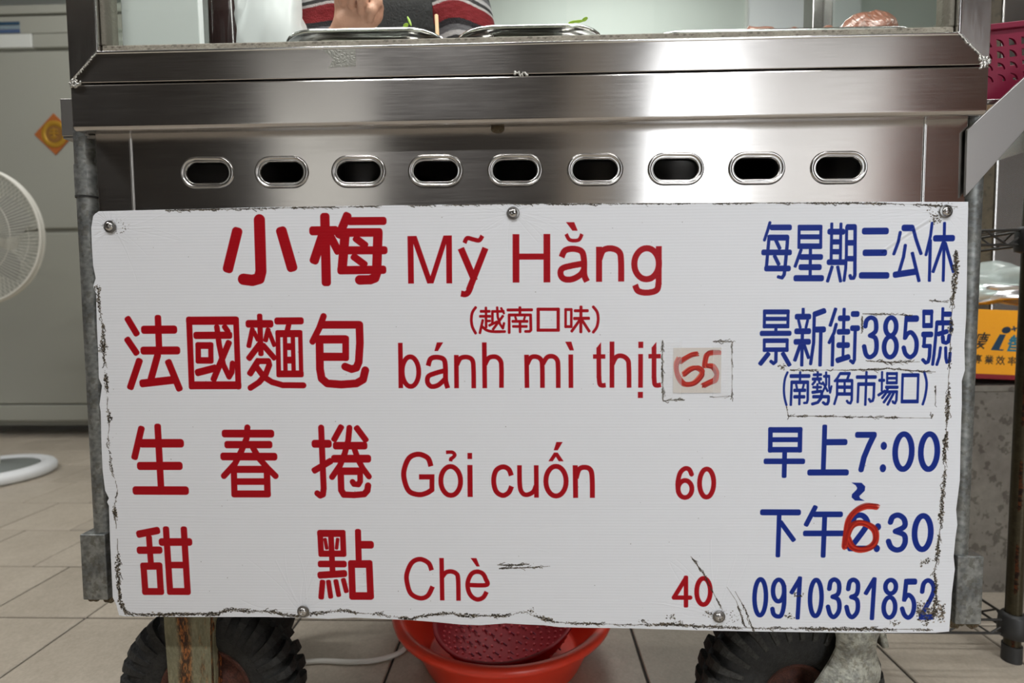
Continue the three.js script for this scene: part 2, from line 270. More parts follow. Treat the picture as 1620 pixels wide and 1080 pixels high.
// The lettering of the signboard as pen strokes in millimetres from the corner of the board: L straight, P bent, C curved, B square-ended, E ring, D dot, F filled.
const RED_PRINT = [
  ['L', 16.7, 240.7, 36.8, 220, 107.8], ['P', 17.8, 275.4, 25.3, 275, 106.5, 271.8, 117.6, 260.9, 120.5, 246.2, 118.5], ['L', 17.1, 308.5, 36.7, 327, 107], ['L', 14.8, 380.4, 15.6, 379.8, 130.7],
  ['L', 14, 354.9, 43.3, 401.7, 43.4], ['L', 14.8, 378.2, 44.9, 359.5, 95.3], ['L', 12.9, 387.4, 50.5, 402.2, 80.1], ['L', 13.6, 418.2, 15.8, 400.4, 55.3],
  ['L', 12.5, 415.1, 28.9, 478.4, 29.3], ['L', 14.8, 412.9, 40.7, 405.2, 109.6], ['L', 13.3, 407.2, 46.7, 471.5, 47.1], ['P', 14.8, 464.4, 48.1, 460.8, 110.2, 457.8, 118.5, 450.2, 121.2, 433.4, 121.4],
  ['L', 12.5, 394.3, 74.5, 478.9, 75.1], ['L', 12.9, 398.1, 105.9, 476.4, 105.7], ['L', 11.4, 425.7, 53.7, 446.8, 69.6], ['L', 11.4, 421.6, 82.1, 445.1, 99.9],
  ['L', 10.6, 52.5, 176.8, 69.7, 207.7], ['L', 10.6, 50.1, 210.4, 68.2, 238.7], ['L', 11.2, 71.8, 244.4, 51.9, 295.1], ['L', 13.2, 75.6, 198.1, 134.9, 198.1],
  ['L', 10.5, 104.2, 174.4, 103.8, 233.5], ['L', 12.8, 73, 231.8, 138.4, 231.8], ['L', 11.2, 102.2, 235.4, 86.9, 282], ['L', 12.8, 68.8, 285.6, 130.1, 279],
  ['L', 11.2, 116.7, 246.5, 135.7, 297.9], ['L', 13.2, 150.1, 184.1, 236.1, 184.4], ['L', 12.8, 151, 288.6, 236.6, 288.7], ['L', 9.7, 155.2, 177.6, 154.9, 295.1],
  ['L', 9.3, 231.8, 178.2, 231.6, 295.4], ['L', 11.6, 161.2, 207.8, 224.7, 207.8], ['P', 8.9, 200, 194.5, 202.7, 222.8, 208.2, 255, 217, 275, 221.7, 267.4, 223.4, 253.2], ['L', 8.9, 210.7, 191.1, 219.7, 204.4],
  ['L', 10.1, 220.2, 216.3, 189.8, 282.4], ['L', 10.8, 163.7, 224, 193.1, 224.2], ['L', 10.5, 163.3, 248.1, 192.1, 248.3], ['L', 8.9, 168.4, 218.8, 167.3, 253.2],
  ['L', 8.5, 189.1, 218.9, 188.1, 253.4], ['L', 11.6, 161.4, 269, 198.4, 259.7], ['L', 12.2, 247.2, 189.7, 292.3, 190], ['L', 8.6, 270.5, 173.7, 270.4, 241.7],
  ['L', 7.9, 258.6, 195.6, 250.4, 228.3], ['L', 7, 259.3, 200.9, 267.1, 217.5], ['L', 7.9, 284.3, 196.3, 277.8, 219.1], ['L', 7, 284, 201.1, 293.5, 226.7],
  ['L', 9.8, 271.2, 219.8, 248.5, 247.9], ['L', 8.9, 272.6, 222.1, 294.3, 247.5], ['L', 10.1, 267.7, 246.2, 249.4, 273.1], ['P', 9.5, 266, 249.8, 282, 249.9, 283.4, 256.1, 276.7, 272, 265.6, 284.1, 251.4, 292.9],
  ['P', 9.5, 261.1, 257.5, 274.3, 275.8, 287, 283.9, 303.7, 288.8, 338, 289.3], ['L', 11.3, 294.1, 185.5, 341.6, 185.6], ['L', 8.6, 318, 188.5, 313.7, 204.3], ['L', 11.5, 295, 205.9, 338.7, 205.9],
  ['L', 11, 294.8, 270.6, 339, 270.8], ['L', 7.6, 299, 200.4, 298.3, 275.9], ['L', 7, 335.4, 200.7, 334.9, 276], ['L', 7, 310.6, 202.7, 309.3, 275.2],
  ['L', 7, 323.2, 202.8, 322.7, 275.2], ['L', 11, 310.3, 226.8, 323.9, 226.9], ['L', 11, 309.6, 248.4, 323.3, 248.5], ['P', 10.1, 373.9, 178.5, 366.6, 197.1, 354.9, 218.8],
  ['P', 12.2, 372, 192.1, 431.2, 192.5, 431.4, 221.5, 428.7, 252.3, 424.7, 261.3, 417, 263.6, 406.5, 259.3], ['L', 13.1, 362.3, 215.4, 412.9, 215.7], ['L', 10.7, 408.7, 209.7, 407.7, 250.3], ['L', 13.1, 366, 243.4, 413, 243.7],
  ['P', 12.5, 366.2, 215.1, 365.7, 263.3, 368, 278.5, 376.9, 286.4, 399.7, 288.3, 424, 286.6, 435.1, 280.3, 438.9, 265.5], ['L', 10.9, 69.4, 355.1, 53.6, 410.6], ['L', 14.1, 63.3, 383.5, 137.9, 383.5], ['L', 13.4, 58, 421.1, 134.1, 421],
  ['L', 14.1, 48.6, 462, 142.7, 462.1], ['L', 10.9, 95.5, 351.3, 96.5, 463.2], ['L', 12.7, 201.3, 367.6, 287.6, 367.9], ['L', 12, 205, 385.9, 284, 385.9],
  ['L', 12.7, 197.6, 405.3, 291.5, 405.7], ['P', 9.9, 243.9, 357.7, 241.9, 375.8, 232.4, 396.7, 221.2, 417.5, 202.1, 437.6], ['P', 9.9, 251.8, 390.6, 261.5, 408.8, 274.9, 424.5, 287.5, 437.6], ['L', 11.6, 215.6, 426.6, 278.3, 426.6],
  ['L', 10.2, 219, 421, 218.4, 473], ['L', 10.6, 273.6, 421, 273.2, 472.9], ['L', 10.9, 220.1, 446.9, 274.1, 446.8], ['L', 11.6, 213.7, 467.4, 278.7, 467.4],
  ['P', 9.8, 364.9, 358.2, 366.2, 458.1, 364.7, 468, 360.1, 470, 355.5, 466.1], ['L', 12.7, 348.6, 384.6, 381.4, 384.6], ['L', 10.4, 348.3, 430.5, 382, 411], ['L', 9.8, 399.3, 353.9, 383.8, 380.8],
  ['L', 9.8, 420.7, 355.7, 439.3, 381.5], ['P', 9.5, 411, 358.5, 408.6, 378.6, 402.4, 400.2, 393.9, 420.4, 380.5, 439.2], ['L', 12.4, 383.3, 387.7, 439.5, 387.7], ['L', 12.7, 379.9, 409.1, 445.1, 409],
  ['P', 9.2, 418.3, 393, 424.3, 411.7, 431.1, 424.7, 440.9, 438.4], ['L', 12.1, 393.7, 429.6, 431, 429.6], ['P', 9.2, 426.7, 430.5, 426.3, 446.4, 423.3, 451.5, 416.1, 450.8, 413.9, 447.1], ['P', 10.4, 394.8, 432, 395, 461, 399.1, 468.2, 415.7, 468.9, 432.3, 467.4, 437.7, 461.6, 439.1, 453.3],
  ['L', 12.2, 51.4, 536.2, 91.4, 528.2], ['L', 9.9, 72.2, 536.7, 73.6, 587.5], ['L', 12.2, 50.7, 562.6, 93.9, 562.1], ['L', 12.2, 55.5, 589.7, 92.4, 588.9],
  ['L', 11.6, 56.3, 632.7, 93.6, 632.5], ['L', 10.5, 60.7, 583.5, 61.9, 638.3], ['L', 10.5, 87.4, 583.4, 88.1, 638.1], ['L', 12.8, 88.5, 548.5, 144.7, 548.2],
  ['L', 10.5, 101.5, 522.1, 103.8, 638], ['L', 10.5, 131.5, 522, 133.4, 637.7], ['L', 11, 104, 587.4, 133, 587.2], ['L', 11.6, 99.1, 632.4, 138.3, 632.1],
  ['L', 11.6, 353.4, 532.9, 399.9, 532.8], ['L', 10.5, 355.8, 566.9, 399.8, 566.7], ['L', 9.3, 358.1, 527.2, 359.1, 572.1], ['L', 9.3, 395.5, 527, 396, 571.9],
  ['L', 9.3, 376, 534, 377.1, 600.3], ['L', 5.8, 365.7, 540.4, 368.8, 559.9], ['L', 5.8, 387.2, 540.3, 384.4, 559.8], ['L', 11, 353, 584.2, 400.8, 584],
  ['L', 11.6, 351.9, 603.3, 401, 599.6], ['L', 9.3, 360.3, 610.8, 356.5, 644], ['L', 8.1, 369.4, 610.8, 373.1, 642.4], ['L', 8.1, 381.6, 609.8, 386.6, 639.4],
  ['L', 8.1, 393.9, 607.7, 399.6, 632.6], ['L', 9.9, 420.7, 525.2, 420.8, 579.8], ['L', 12.8, 421.5, 551.6, 446.3, 551.5], ['L', 12.8, 403.1, 583.9, 443.3, 583.7],
  ['L', 12.8, 403.7, 637.8, 444.1, 637.5], ['L', 11, 408.6, 577.6, 409.2, 643.6], ['L', 11, 437.8, 577.4, 439.1, 643.3], ['C', 4.3, 617.3, 166.7, 612.2, 174.4, 610.4, 185.8, 612, 197.2, 616.8, 206.9],
  ['L', 3.7, 633.7, 165.4, 633.9, 181], ['L', 4.3, 624.1, 172.7, 641.1, 172.8], ['L', 4.3, 622.8, 180.5, 641.8, 180.6], ['L', 4, 633.7, 181, 633.8, 199.5],
  ['L', 3.7, 633.9, 188.1, 641.4, 187.7], ['L', 4, 628.9, 185.2, 623.4, 208.4], ['C', 4.3, 626.7, 196.1, 634.4, 202.3, 644.4, 204.8, 662.9, 204.9], ['L', 4, 641.9, 173, 663.2, 172.8],
  ['L', 4, 644, 173, 643.8, 193.1], ['L', 4, 637.6, 195.7, 652.4, 188.7], ['P', 3.7, 651.6, 166.9, 652.4, 181.8, 655.9, 193.2, 660.4, 199.7, 662.2, 191.8], ['L', 3.4, 657.3, 166.6, 662.9, 177.4],
  ['L', 4, 661.4, 179.1, 643.8, 202.4], ['L', 4.6, 666.5, 170.9, 708.1, 170.9], ['L', 4.3, 687.6, 165.4, 687.5, 177.9], ['P', 4.3, 670.3, 206.4, 670.4, 178.7, 704.3, 179, 704.7, 202.8, 702.7, 204.9, 696.3, 204.9],
  ['L', 3.4, 679.7, 180.6, 681.8, 187], ['L', 3.4, 695.7, 180.8, 693.6, 187.1], ['L', 4.3, 674.1, 188.8, 700.7, 189], ['L', 4, 675, 196.9, 699.6, 197.1],
  ['L', 4, 687.5, 187.8, 687.6, 207.4], ['L', 4.9, 713.9, 170.1, 750.3, 170.4], ['L', 4.9, 713.8, 203, 750.2, 203.3], ['L', 4.9, 716.4, 167.9, 716.2, 205.3],
  ['L', 4.9, 747.9, 168.1, 747.8, 205.5], ['L', 4.3, 757.7, 170.9, 770.4, 171], ['L', 4.3, 757.7, 197.8, 770.4, 197.9], ['L', 3.9, 759.6, 168.8, 759.5, 199.9],
  ['L', 3.9, 768.5, 168.9, 768.4, 200], ['L', 4.6, 772.5, 172.9, 795.8, 173], ['L', 4.9, 771.4, 185, 797.8, 184.9], ['L', 4.6, 783.7, 164.9, 783.4, 208.3],
  ['L', 4.3, 782.3, 186.8, 768.1, 206.5], ['L', 4.3, 785.1, 187.4, 797.5, 206.7], ['C', 4.3, 803.1, 167.2, 809, 175.3, 810.7, 186.6, 808.5, 198.6, 803.1, 206.7], ['F', 511.2, 53.5, 525.3, 53.4, 546.5, 116.8, 568.2, 53.3, 581.2, 53.2, 580.7, 128.2, 571.7, 128.1, 572.1, 66, 551, 127.9, 541.4, 128.1, 520.2, 65.4, 519.9, 127.9, 510.8, 127.8],
  ['B', 10.4, 595.3, 73.5, 616.4, 124.2], ['B', 9.8, 634, 73.4, 607.2, 139], ['K', 9.3, 610.6, 132.3, 606.1, 142.2, 601.2, 145.4, 594.6, 144.3], ['K', 6.6, 601.1, 65.2, 605.5, 57.8, 615.8, 60, 624.4, 61.2, 629.4, 54.3],
  ['B', 10.4, 682.2, 52.5, 681.7, 127.8], ['B', 10.4, 730.6, 52.8, 730.3, 128], ['B', 9.3, 683.1, 87.3, 729.4, 87.8], ['K', 9.3, 753.5, 88.8, 758.9, 78.7, 771.8, 76.2, 784.7, 80.4, 788.4, 93.7, 788.9, 116.5, 793.2, 127.2],
  ['K', 9.3, 788.4, 99.1, 769.1, 102.4, 754.3, 106.8, 751.9, 116.1, 757.8, 123.1, 770.4, 123.3, 783, 116.4, 788.4, 108.4], ['K', 5.5, 760.6, 53.2, 766.5, 62.3, 779.9, 62.5, 785.2, 53.5], ['F', 760.6, 34.9, 773.2, 35, 778.5, 48.1, 770.5, 48], ['B', 9.3, 811.9, 73.5, 812, 127.9],
  ['K', 9.3, 812.5, 92.7, 818.6, 78.9, 832, 76.4, 843.5, 82.3, 846.2, 97, 846.5, 127.7], ['E', 9.3, 885.9, 100.6, 19.1, 24], ['B', 9, 904.6, 73.7, 904.8, 133.6], ['K', 9.3, 904.8, 129.6, 901.7, 141.6, 887, 145.5, 873.1, 142.7, 868.2, 133.3],
  ['B', 7.2, 496.4, 221.9, 495.8, 294.4], ['E', 7.5, 511.8, 268, 13.3, 23.8], ['K', 7.7, 540.4, 258.7, 544.7, 247.5, 555.4, 245.1, 565.8, 249, 568.1, 262.2, 568.1, 281.5, 571.2, 294.7], ['K', 7.5, 568, 266.3, 550.9, 270.9, 540.4, 275.8, 539.1, 285.5, 545, 291.9, 556.1, 289.7, 567.8, 279.3],
  ['F', 555, 221.5, 564.9, 221.5, 556.4, 235.2, 550.9, 235.2], ['B', 7.2, 585.7, 241.7, 585.5, 294.8], ['K', 7.2, 586.6, 257.3, 592.5, 246.9, 603.5, 245.3, 611.1, 250, 612.9, 262.4, 613, 294.9], ['B', 7.2, 630.6, 222, 630.6, 295],
  ['K', 7.2, 631.5, 257, 637.7, 246.6, 648.6, 245, 655.9, 251.1, 657.5, 262.6, 657.2, 294.5], ['B', 7.2, 697.5, 242, 698, 294.7], ['K', 7.2, 698.7, 256.8, 704.5, 246.4, 714.1, 245.4, 720.8, 250.6, 722.4, 261.6, 722.5, 294.8], ['K', 7.2, 723.2, 256.9, 730.4, 246, 739.9, 245, 746.1, 250.8, 747.4, 261.7, 747.6, 294.9],
  ['B', 7.2, 767.5, 241.9, 767.7, 294.9], ['F', 758.9, 221.7, 768.4, 221.7, 772.4, 235.4, 765.9, 235.3], ['B', 7.2, 811.6, 231.2, 812, 279.8], ['K', 7.2, 812, 277, 813.3, 288.8, 817.1, 291.3, 822.6, 290.8],
  ['B', 6.9, 802.7, 245.3, 821.9, 245.4], ['F', 808.1, 232, 815.1, 223.1, 815.2, 233.4, 808.1, 233.4], ['B', 7.2, 832.4, 222.1, 832.6, 294.9], ['K', 7.2, 833, 258, 839.5, 246.1, 849.4, 245, 857.3, 251.3, 859, 262.2, 859.6, 295],
  ['B', 7.2, 877.4, 241.9, 877.5, 295.1], ['F', 873.8, 222.4, 881.4, 222.4, 881.4, 232.2, 873.9, 232.2], ['F', 873.5, 301.9, 881.3, 301.9, 881.3, 311.5, 873.5, 311.5], ['B', 7.2, 898.3, 231.2, 898.7, 280.1],
  ['K', 7.2, 898.7, 277.4, 899.8, 289.2, 903.6, 291.6, 909.5, 290.6], ['B', 6.9, 889.8, 245.3, 908.9, 245.4], ['F', 894.8, 231.7, 901.8, 223.1, 901.8, 233.9, 894.9, 233.9], ['K', 8.2, 542.1, 421.4, 537.2, 407.9, 522.2, 401.8, 507.1, 407.9, 498.5, 427.5, 498.8, 444.9, 506, 462.4, 521, 468, 534, 465.6, 544.5, 459],
  ['F', 522.7, 434.6, 547.5, 434.6, 547, 461.7, 539.3, 459.1, 539.6, 443.1, 522.6, 443.1], ['E', 7.8, 573.8, 445.5, 16, 23.7], ['K', 5.6, 567, 398.6, 577, 398.6, 581, 403.1, 576.9, 407.9, 574.7, 409.2, 574.2, 413.3], ['B', 8.2, 605.2, 419.4, 605, 471.6],
  ['F', 601.6, 399.7, 608.9, 399.7, 608.8, 409.6, 601.5, 409.6], ['K', 7.8, 671.8, 436.5, 667.6, 426.3, 658, 422.4, 647.3, 428.5, 643.3, 444.8, 647, 462.1, 657.6, 469.1, 667.3, 464.3, 672.1, 454.1], ['K', 7.3, 685.1, 419.8, 685.5, 453.4, 689.7, 465.3, 697.2, 467.9, 706.8, 463.1, 711.3, 453.4], ['B', 7.3, 711.9, 419.8, 712.1, 472.5],
  ['E', 7.8, 743.5, 445.7, 16.2, 24.2], ['F', 731.5, 413.3, 740.5, 399.3, 746.4, 399.3, 755.7, 413.3, 748.1, 413.3, 743.4, 405.8, 738.3, 413.3], ['F', 744.4, 382.1, 754.3, 382.1, 746.4, 395.4, 740.1, 395.4], ['B', 7.8, 774.3, 419.8, 774.9, 472.8],
  ['K', 7.8, 775.8, 440.7, 780.3, 426.7, 788.7, 423, 797.8, 426.2, 801.2, 438.1, 801.7, 472.7], ['K', 7.6, 540.4, 593.7, 535.4, 581.4, 521.7, 575.2, 508.3, 581, 499.9, 598.7, 499.6, 614, 505.6, 632.9, 520.5, 640.6, 533.3, 636.3, 541.6, 620.8], ['B', 7.2, 557, 573.1, 557.1, 644], ['K', 7.2, 558, 604.2, 563.9, 597.1, 572.5, 595.5, 580.5, 598.8, 583.5, 607.6, 583.7, 644.4],
  ['K', 7.2, 599.3, 617.8, 629.7, 617.6, 628.6, 607.3, 623.6, 598.5, 614.4, 595.5, 605.2, 599.8, 599.3, 613.4, 600.3, 627.5, 605.9, 637.5, 615, 642.1, 624.3, 638.5, 629.9, 629.1], ['F', 604.6, 573, 613.9, 573.1, 619.1, 586.8, 614, 586.8], ['C', 7.3, 959.1, 434.2, 955.1, 426.3, 948.1, 425.2, 941, 432.4, 937.5, 448.3, 938.7, 462.9], ['E', 7.5, 949, 458.1, 10.9, 13.8],
  ['E', 7.5, 983.1, 448.5, 11.2, 22.8], ['L', 7, 952, 600, 952.6, 653], ['P', 7, 952.1, 603.8, 933, 636.6, 959.2, 636.4], ['E', 7.5, 980.3, 626.1, 10.9, 21.8],
];
const BLUE_PRINT = [
  ['P', 4.5, 1074.7, 39.6, 1072, 49.8, 1067, 65.9], ['L', 8.8, 1074.6, 46.8, 1108.4, 47.2], ['L', 4.9, 1074.1, 58.4, 1070.3, 114], ['L', 9, 1071.7, 62.3, 1104.7, 62.7],
  ['P', 5.2, 1102.1, 63.1, 1101.9, 71.7, 1099, 111.6, 1098.1, 119.7, 1095, 124.4, 1089.5, 122.9], ['L', 8.8, 1062.5, 84.9, 1109.2, 85.5], ['L', 8.8, 1067.4, 109.7, 1108.1, 110.1], ['L', 5.6, 1083.8, 65.2, 1091.2, 80.7],
  ['L', 5.6, 1082.1, 88.9, 1090.3, 105.2], ['L', 9, 1117.2, 47.7, 1154.8, 48.1], ['L', 7.7, 1119.4, 61.7, 1153, 62.1], ['L', 8.6, 1117.9, 76, 1155, 76.4],
  ['L', 4.5, 1119.4, 43.4, 1119.8, 80.2], ['L', 4.5, 1152.4, 43.8, 1153, 80.5], ['L', 4.9, 1123.7, 80, 1114.1, 108.7], ['L', 8.8, 1120.6, 92.6, 1156.8, 93],
  ['L', 9.2, 1119.9, 108.3, 1155.2, 108.6], ['L', 9.5, 1112.5, 125.2, 1159.1, 125.6], ['L', 4.9, 1137.4, 79.6, 1137.9, 122.8], ['L', 4.5, 1168.9, 40.5, 1169.3, 99.4],
  ['L', 4.5, 1182.8, 40.7, 1183.3, 99.5], ['L', 9, 1162.6, 54.3, 1189.6, 54.7], ['L', 8.2, 1169.2, 70, 1183.1, 70.1], ['L', 8.2, 1169.1, 85, 1182.9, 85.2],
  ['L', 8.8, 1162.7, 101, 1193, 101.3], ['L', 4.9, 1171.5, 106.4, 1164.2, 132.1], ['L', 4.9, 1179.2, 106.5, 1184.9, 132.3], ['L', 9, 1189.9, 47.6, 1206.9, 47.8],
  ['P', 4.5, 1191.6, 48, 1192.2, 88.8, 1191.8, 110.4, 1189.8, 129.3], ['P', 5.2, 1204.4, 47.7, 1206, 121.3, 1204.3, 125.9, 1200.1, 126.1, 1198.9, 122.3], ['L', 8.6, 1192.2, 71.6, 1204.9, 71.8], ['L', 8.4, 1192.3, 95.8, 1205.3, 96],
  ['L', 10.2, 1214.8, 54.1, 1255.4, 54.4], ['L', 10, 1216.9, 87.2, 1253.8, 87.4], ['L', 10, 1212.2, 121.9, 1258.4, 122.3], ['P', 4.7, 1272.7, 56.8, 1270.2, 71.5, 1264.2, 89.3],
  ['L', 10, 1274.6, 49.9, 1293.8, 50.1], ['P', 5.1, 1291.7, 49.8, 1296.5, 66.4, 1300, 76.1, 1304.9, 89], ['P', 4.9, 1281, 76.7, 1278.9, 94.1, 1273, 117.1], ['L', 9.6, 1263.6, 121.9, 1301.4, 116.3],
  ['L', 5.1, 1291.5, 86.7, 1303.9, 132.8], ['P', 4.3, 1320.2, 43.2, 1318.5, 62.4, 1312.7, 91.2], ['L', 4.7, 1318.5, 67.7, 1319.2, 132.7], ['L', 9.8, 1322.4, 66.4, 1355.3, 66.3],
  ['L', 4.5, 1338.8, 41.6, 1340.1, 132.9], ['L', 4.9, 1338.4, 71.2, 1323.7, 119], ['L', 4.9, 1340.5, 72.3, 1355.5, 119.3], ['L', 7.6, 1066.9, 177, 1107.9, 177.3],
  ['L', 6.3, 1069.2, 187.8, 1106, 188.1], ['L', 6.9, 1066.9, 199.1, 1107.8, 199.4], ['L', 4.6, 1069.1, 173.4, 1069.2, 202.6], ['L', 4.6, 1105.3, 173.7, 1105.5, 202.9],
  ['L', 4.8, 1087.1, 202, 1087.2, 208], ['L', 8, 1062.4, 210.6, 1111.3, 210.7], ['L', 7.2, 1067.4, 221.9, 1107.2, 222.1], ['L', 7.2, 1067.6, 236, 1107.3, 236.2],
  ['L', 4.3, 1069.5, 218.4, 1069.8, 239.5], ['L', 4.6, 1104.9, 218.6, 1105, 239.7], ['P', 5.2, 1088.1, 238.5, 1088, 254.8, 1084.6, 257.9, 1080.6, 254.6], ['L', 7.2, 1077.6, 240.7, 1062.7, 260.2],
  ['L', 6.7, 1097.6, 240.3, 1110.2, 262.1], ['L', 4.8, 1128.4, 171.1, 1128.6, 181.5], ['L', 9.1, 1115.8, 184.9, 1141, 184.9], ['L', 4.3, 1121.3, 188.9, 1125, 203.4],
  ['L', 4.3, 1136, 189, 1133, 203.4], ['L', 9.1, 1115.6, 207.7, 1141.3, 207.6], ['L', 9.1, 1114.8, 224.1, 1141.4, 224.1], ['L', 5, 1128.1, 211, 1128.2, 262.8],
  ['L', 5.6, 1125.2, 228.6, 1116.8, 254.8], ['L', 5.2, 1130.6, 227.5, 1139, 250.7], ['L', 8.7, 1143.6, 182.2, 1163.5, 175], ['P', 5, 1145.7, 180.5, 1145.7, 225.4, 1141.8, 258.4],
  ['L', 9.3, 1145.7, 205.1, 1164.1, 205], ['L', 5.4, 1156.4, 208, 1156.4, 262.9], ['L', 5.2, 1178.6, 171.5, 1170.1, 200.6], ['P', 5, 1179.5, 197.4, 1176.6, 210.3, 1169.7, 225.3],
  ['L', 5, 1175.3, 214.7, 1175.2, 263], ['L', 4.8, 1191.1, 171.6, 1191.2, 208.2], ['L', 8.9, 1181.9, 187.9, 1200.7, 187.8], ['L', 8.9, 1180.8, 208.9, 1201.3, 208.8],
  ['L', 4.3, 1191.2, 214.2, 1191.3, 249.9], ['L', 8.9, 1180.8, 229.7, 1201.5, 229.7], ['L', 8.7, 1180.2, 254.4, 1202.5, 247], ['L', 8.9, 1201.6, 181.3, 1214.8, 181.4],
  ['L', 8.9, 1201.1, 203.3, 1216.1, 203.4], ['P', 5, 1209, 203.9, 1208.9, 252.7, 1206.9, 257.4, 1203.3, 254.3], ['C', 6.7, 1224.3, 200.6, 1226, 191.5, 1232.1, 187.2, 1238.8, 190.5, 1240.9, 200.3, 1239.6, 209.1, 1232, 215], ['C', 6.9, 1232, 215, 1239.9, 218.9, 1242.3, 230.4, 1240.6, 242.5, 1233, 248.6, 1226.7, 244.6, 1223.3, 231.9],
  ['E', 7.1, 1263.2, 201.3, 8.2, 14], ['E', 7.1, 1263.3, 232.7, 9.5, 16.1], ['L', 10.1, 1284.2, 189.2, 1305.5, 189.2], ['L', 5.2, 1286.3, 184, 1284.7, 221.9],
  ['C', 6.7, 1285.5, 218.7, 1289.2, 212.3, 1295, 210.9, 1301.5, 219.9, 1303.4, 230.8, 1301.4, 242.8, 1294.2, 248.9, 1287, 243.8, 1283.8, 234.2], ['L', 8.6, 1310.5, 179.6, 1327, 179.8], ['L', 7.9, 1311.2, 200, 1326.8, 200.1], ['L', 4.3, 1312.3, 175.3, 1313.2, 203.9],
  ['L', 4.3, 1324.4, 175.4, 1324.9, 204], ['L', 9, 1309.8, 213.8, 1328, 213.9], ['P', 5.2, 1315, 216.7, 1314.5, 230.9], ['P', 5.4, 1313.9, 231.9, 1323.7, 232, 1323.4, 248.4, 1321.7, 256.6, 1318, 258, 1313.8, 253.3],
  ['L', 6.4, 1312.3, 231.7, 1326.2, 231.8], ['L', 4.3, 1341.1, 172, 1341.3, 194], ['L', 8.2, 1341.4, 182.6, 1355.2, 182.7], ['L', 8.2, 1330.5, 196.1, 1356.9, 196.1],
  ['P', 4.7, 1332.9, 196.1, 1332, 215.7, 1330.3, 244.1, 1328.8, 260.3], ['P', 4.3, 1354.6, 196.3, 1354.4, 208.2], ['L', 3.9, 1342.2, 196.2, 1342.5, 225.6], ['L', 7.5, 1333.5, 214.1, 1350.6, 208.8],
  ['P', 6, 1342.6, 217.9, 1343.5, 225.8, 1347.8, 227.1, 1351.4, 225.1, 1352.5, 215.8], ['P', 4.5, 1339.8, 234.8, 1338.5, 248.5, 1335.2, 260.7], ['P', 4.7, 1347.6, 234.9, 1348.5, 250.7, 1350.2, 257.3, 1354, 256, 1354.6, 243.1], ['C', 3.4, 1106.4, 271.9, 1102.7, 282.3, 1101.4, 297.3, 1102.7, 311.5, 1105.8, 323.3],
  ['L', 6.1, 1109.8, 277.8, 1141.9, 277.8], ['L', 3.4, 1126, 270.4, 1126.1, 285.3], ['L', 3.8, 1113.3, 284.8, 1112.6, 325], ['L', 5.7, 1111.6, 287.5, 1140.1, 287.5],
  ['P', 3.8, 1138.3, 287, 1138.6, 315.7, 1137.4, 320.1, 1133.5, 320.3], ['L', 3.4, 1120, 289.9, 1121.8, 298.2], ['L', 3.4, 1132.3, 289.9, 1130.4, 298.2], ['L', 5.4, 1115.9, 300.3, 1135.9, 300.2],
  ['L', 5.6, 1116.2, 310.5, 1134.9, 310.6], ['L', 3.6, 1125.9, 299.9, 1125.8, 323.9], ['L', 4.4, 1145.5, 275.9, 1160, 275.8], ['L', 3.3, 1153.1, 270.6, 1153.1, 282.5],
  ['L', 5.1, 1144.2, 282.7, 1159.9, 282.4], ['L', 3.8, 1150.2, 285, 1144.7, 292.3], ['P', 3.3, 1155.3, 284.6, 1156.2, 289.2, 1160.1, 290.4], ['L', 4.1, 1145.3, 295.5, 1160.2, 295.5],
  ['L', 3.3, 1153.1, 289.2, 1153, 301.6], ['L', 4.9, 1144.2, 303.9, 1160.6, 301.5], ['P', 3.3, 1166.1, 272.2, 1166.6, 291.3, 1161.6, 302.5], ['L', 4.6, 1161.4, 278.4, 1172.4, 278.3],
  ['P', 3.1, 1170.9, 278.5, 1171.2, 295.9, 1173, 304.2, 1174.8, 294.2], ['L', 3.3, 1160.8, 286.7, 1169.7, 302.9], ['L', 5.4, 1145.5, 310.5, 1172.4, 310.4], ['P', 4.4, 1170.9, 310.9, 1170.8, 317.9, 1169.2, 322.1, 1165.8, 322.3, 1162.8, 319.8],
  ['P', 4.6, 1160.4, 302.9, 1159.4, 312.5, 1154.3, 319.6, 1146.2, 322], ['P', 3.8, 1187.7, 274.2, 1183.8, 281, 1180, 285.8], ['L', 4.9, 1186.4, 274.1, 1203.9, 274.1], ['P', 3.9, 1201.8, 274.5, 1198.5, 284.4],
  ['L', 5.4, 1181.9, 285.3, 1208.2, 285.4], ['P', 3.6, 1183.6, 286, 1183.7, 308.4, 1180, 322.1], ['P', 3.8, 1206.4, 285.7, 1206.6, 316, 1204.7, 321.1, 1201.5, 320.3, 1199.4, 317.4], ['L', 5.4, 1183.4, 295.5, 1206.9, 295.6],
  ['L', 5.4, 1183.6, 306.3, 1207.2, 306.4], ['L', 3.4, 1194.9, 286, 1195.4, 306.8], ['L', 3.7, 1228.1, 270.5, 1227.7, 325.1], ['L', 5.7, 1212, 279.8, 1244.1, 279.8],
  ['L', 5.7, 1214.4, 290.9, 1242.3, 291], ['L', 3.7, 1216.3, 288.2, 1215.9, 320.9], ['P', 3.9, 1240.4, 290, 1240.2, 312.2, 1238.9, 317.2, 1235.5, 318.4, 1233.4, 314.7], ['L', 3.2, 1252, 270.6, 1252.3, 302.7],
  ['L', 4.7, 1246.6, 285.1, 1257, 285.1], ['L', 4.4, 1246.3, 309.2, 1258.5, 300.9], ['L', 4.7, 1258.3, 274.6, 1276.3, 274.7], ['L', 4.2, 1259.4, 281.7, 1276.1, 281.8],
  ['L', 4.7, 1258.6, 289, 1276.2, 289.1], ['L', 3.2, 1259.9, 272, 1260.2, 291.4], ['L', 3.2, 1274.6, 272.1, 1274.8, 291.5], ['L', 5.2, 1257.3, 295.9, 1277.9, 296],
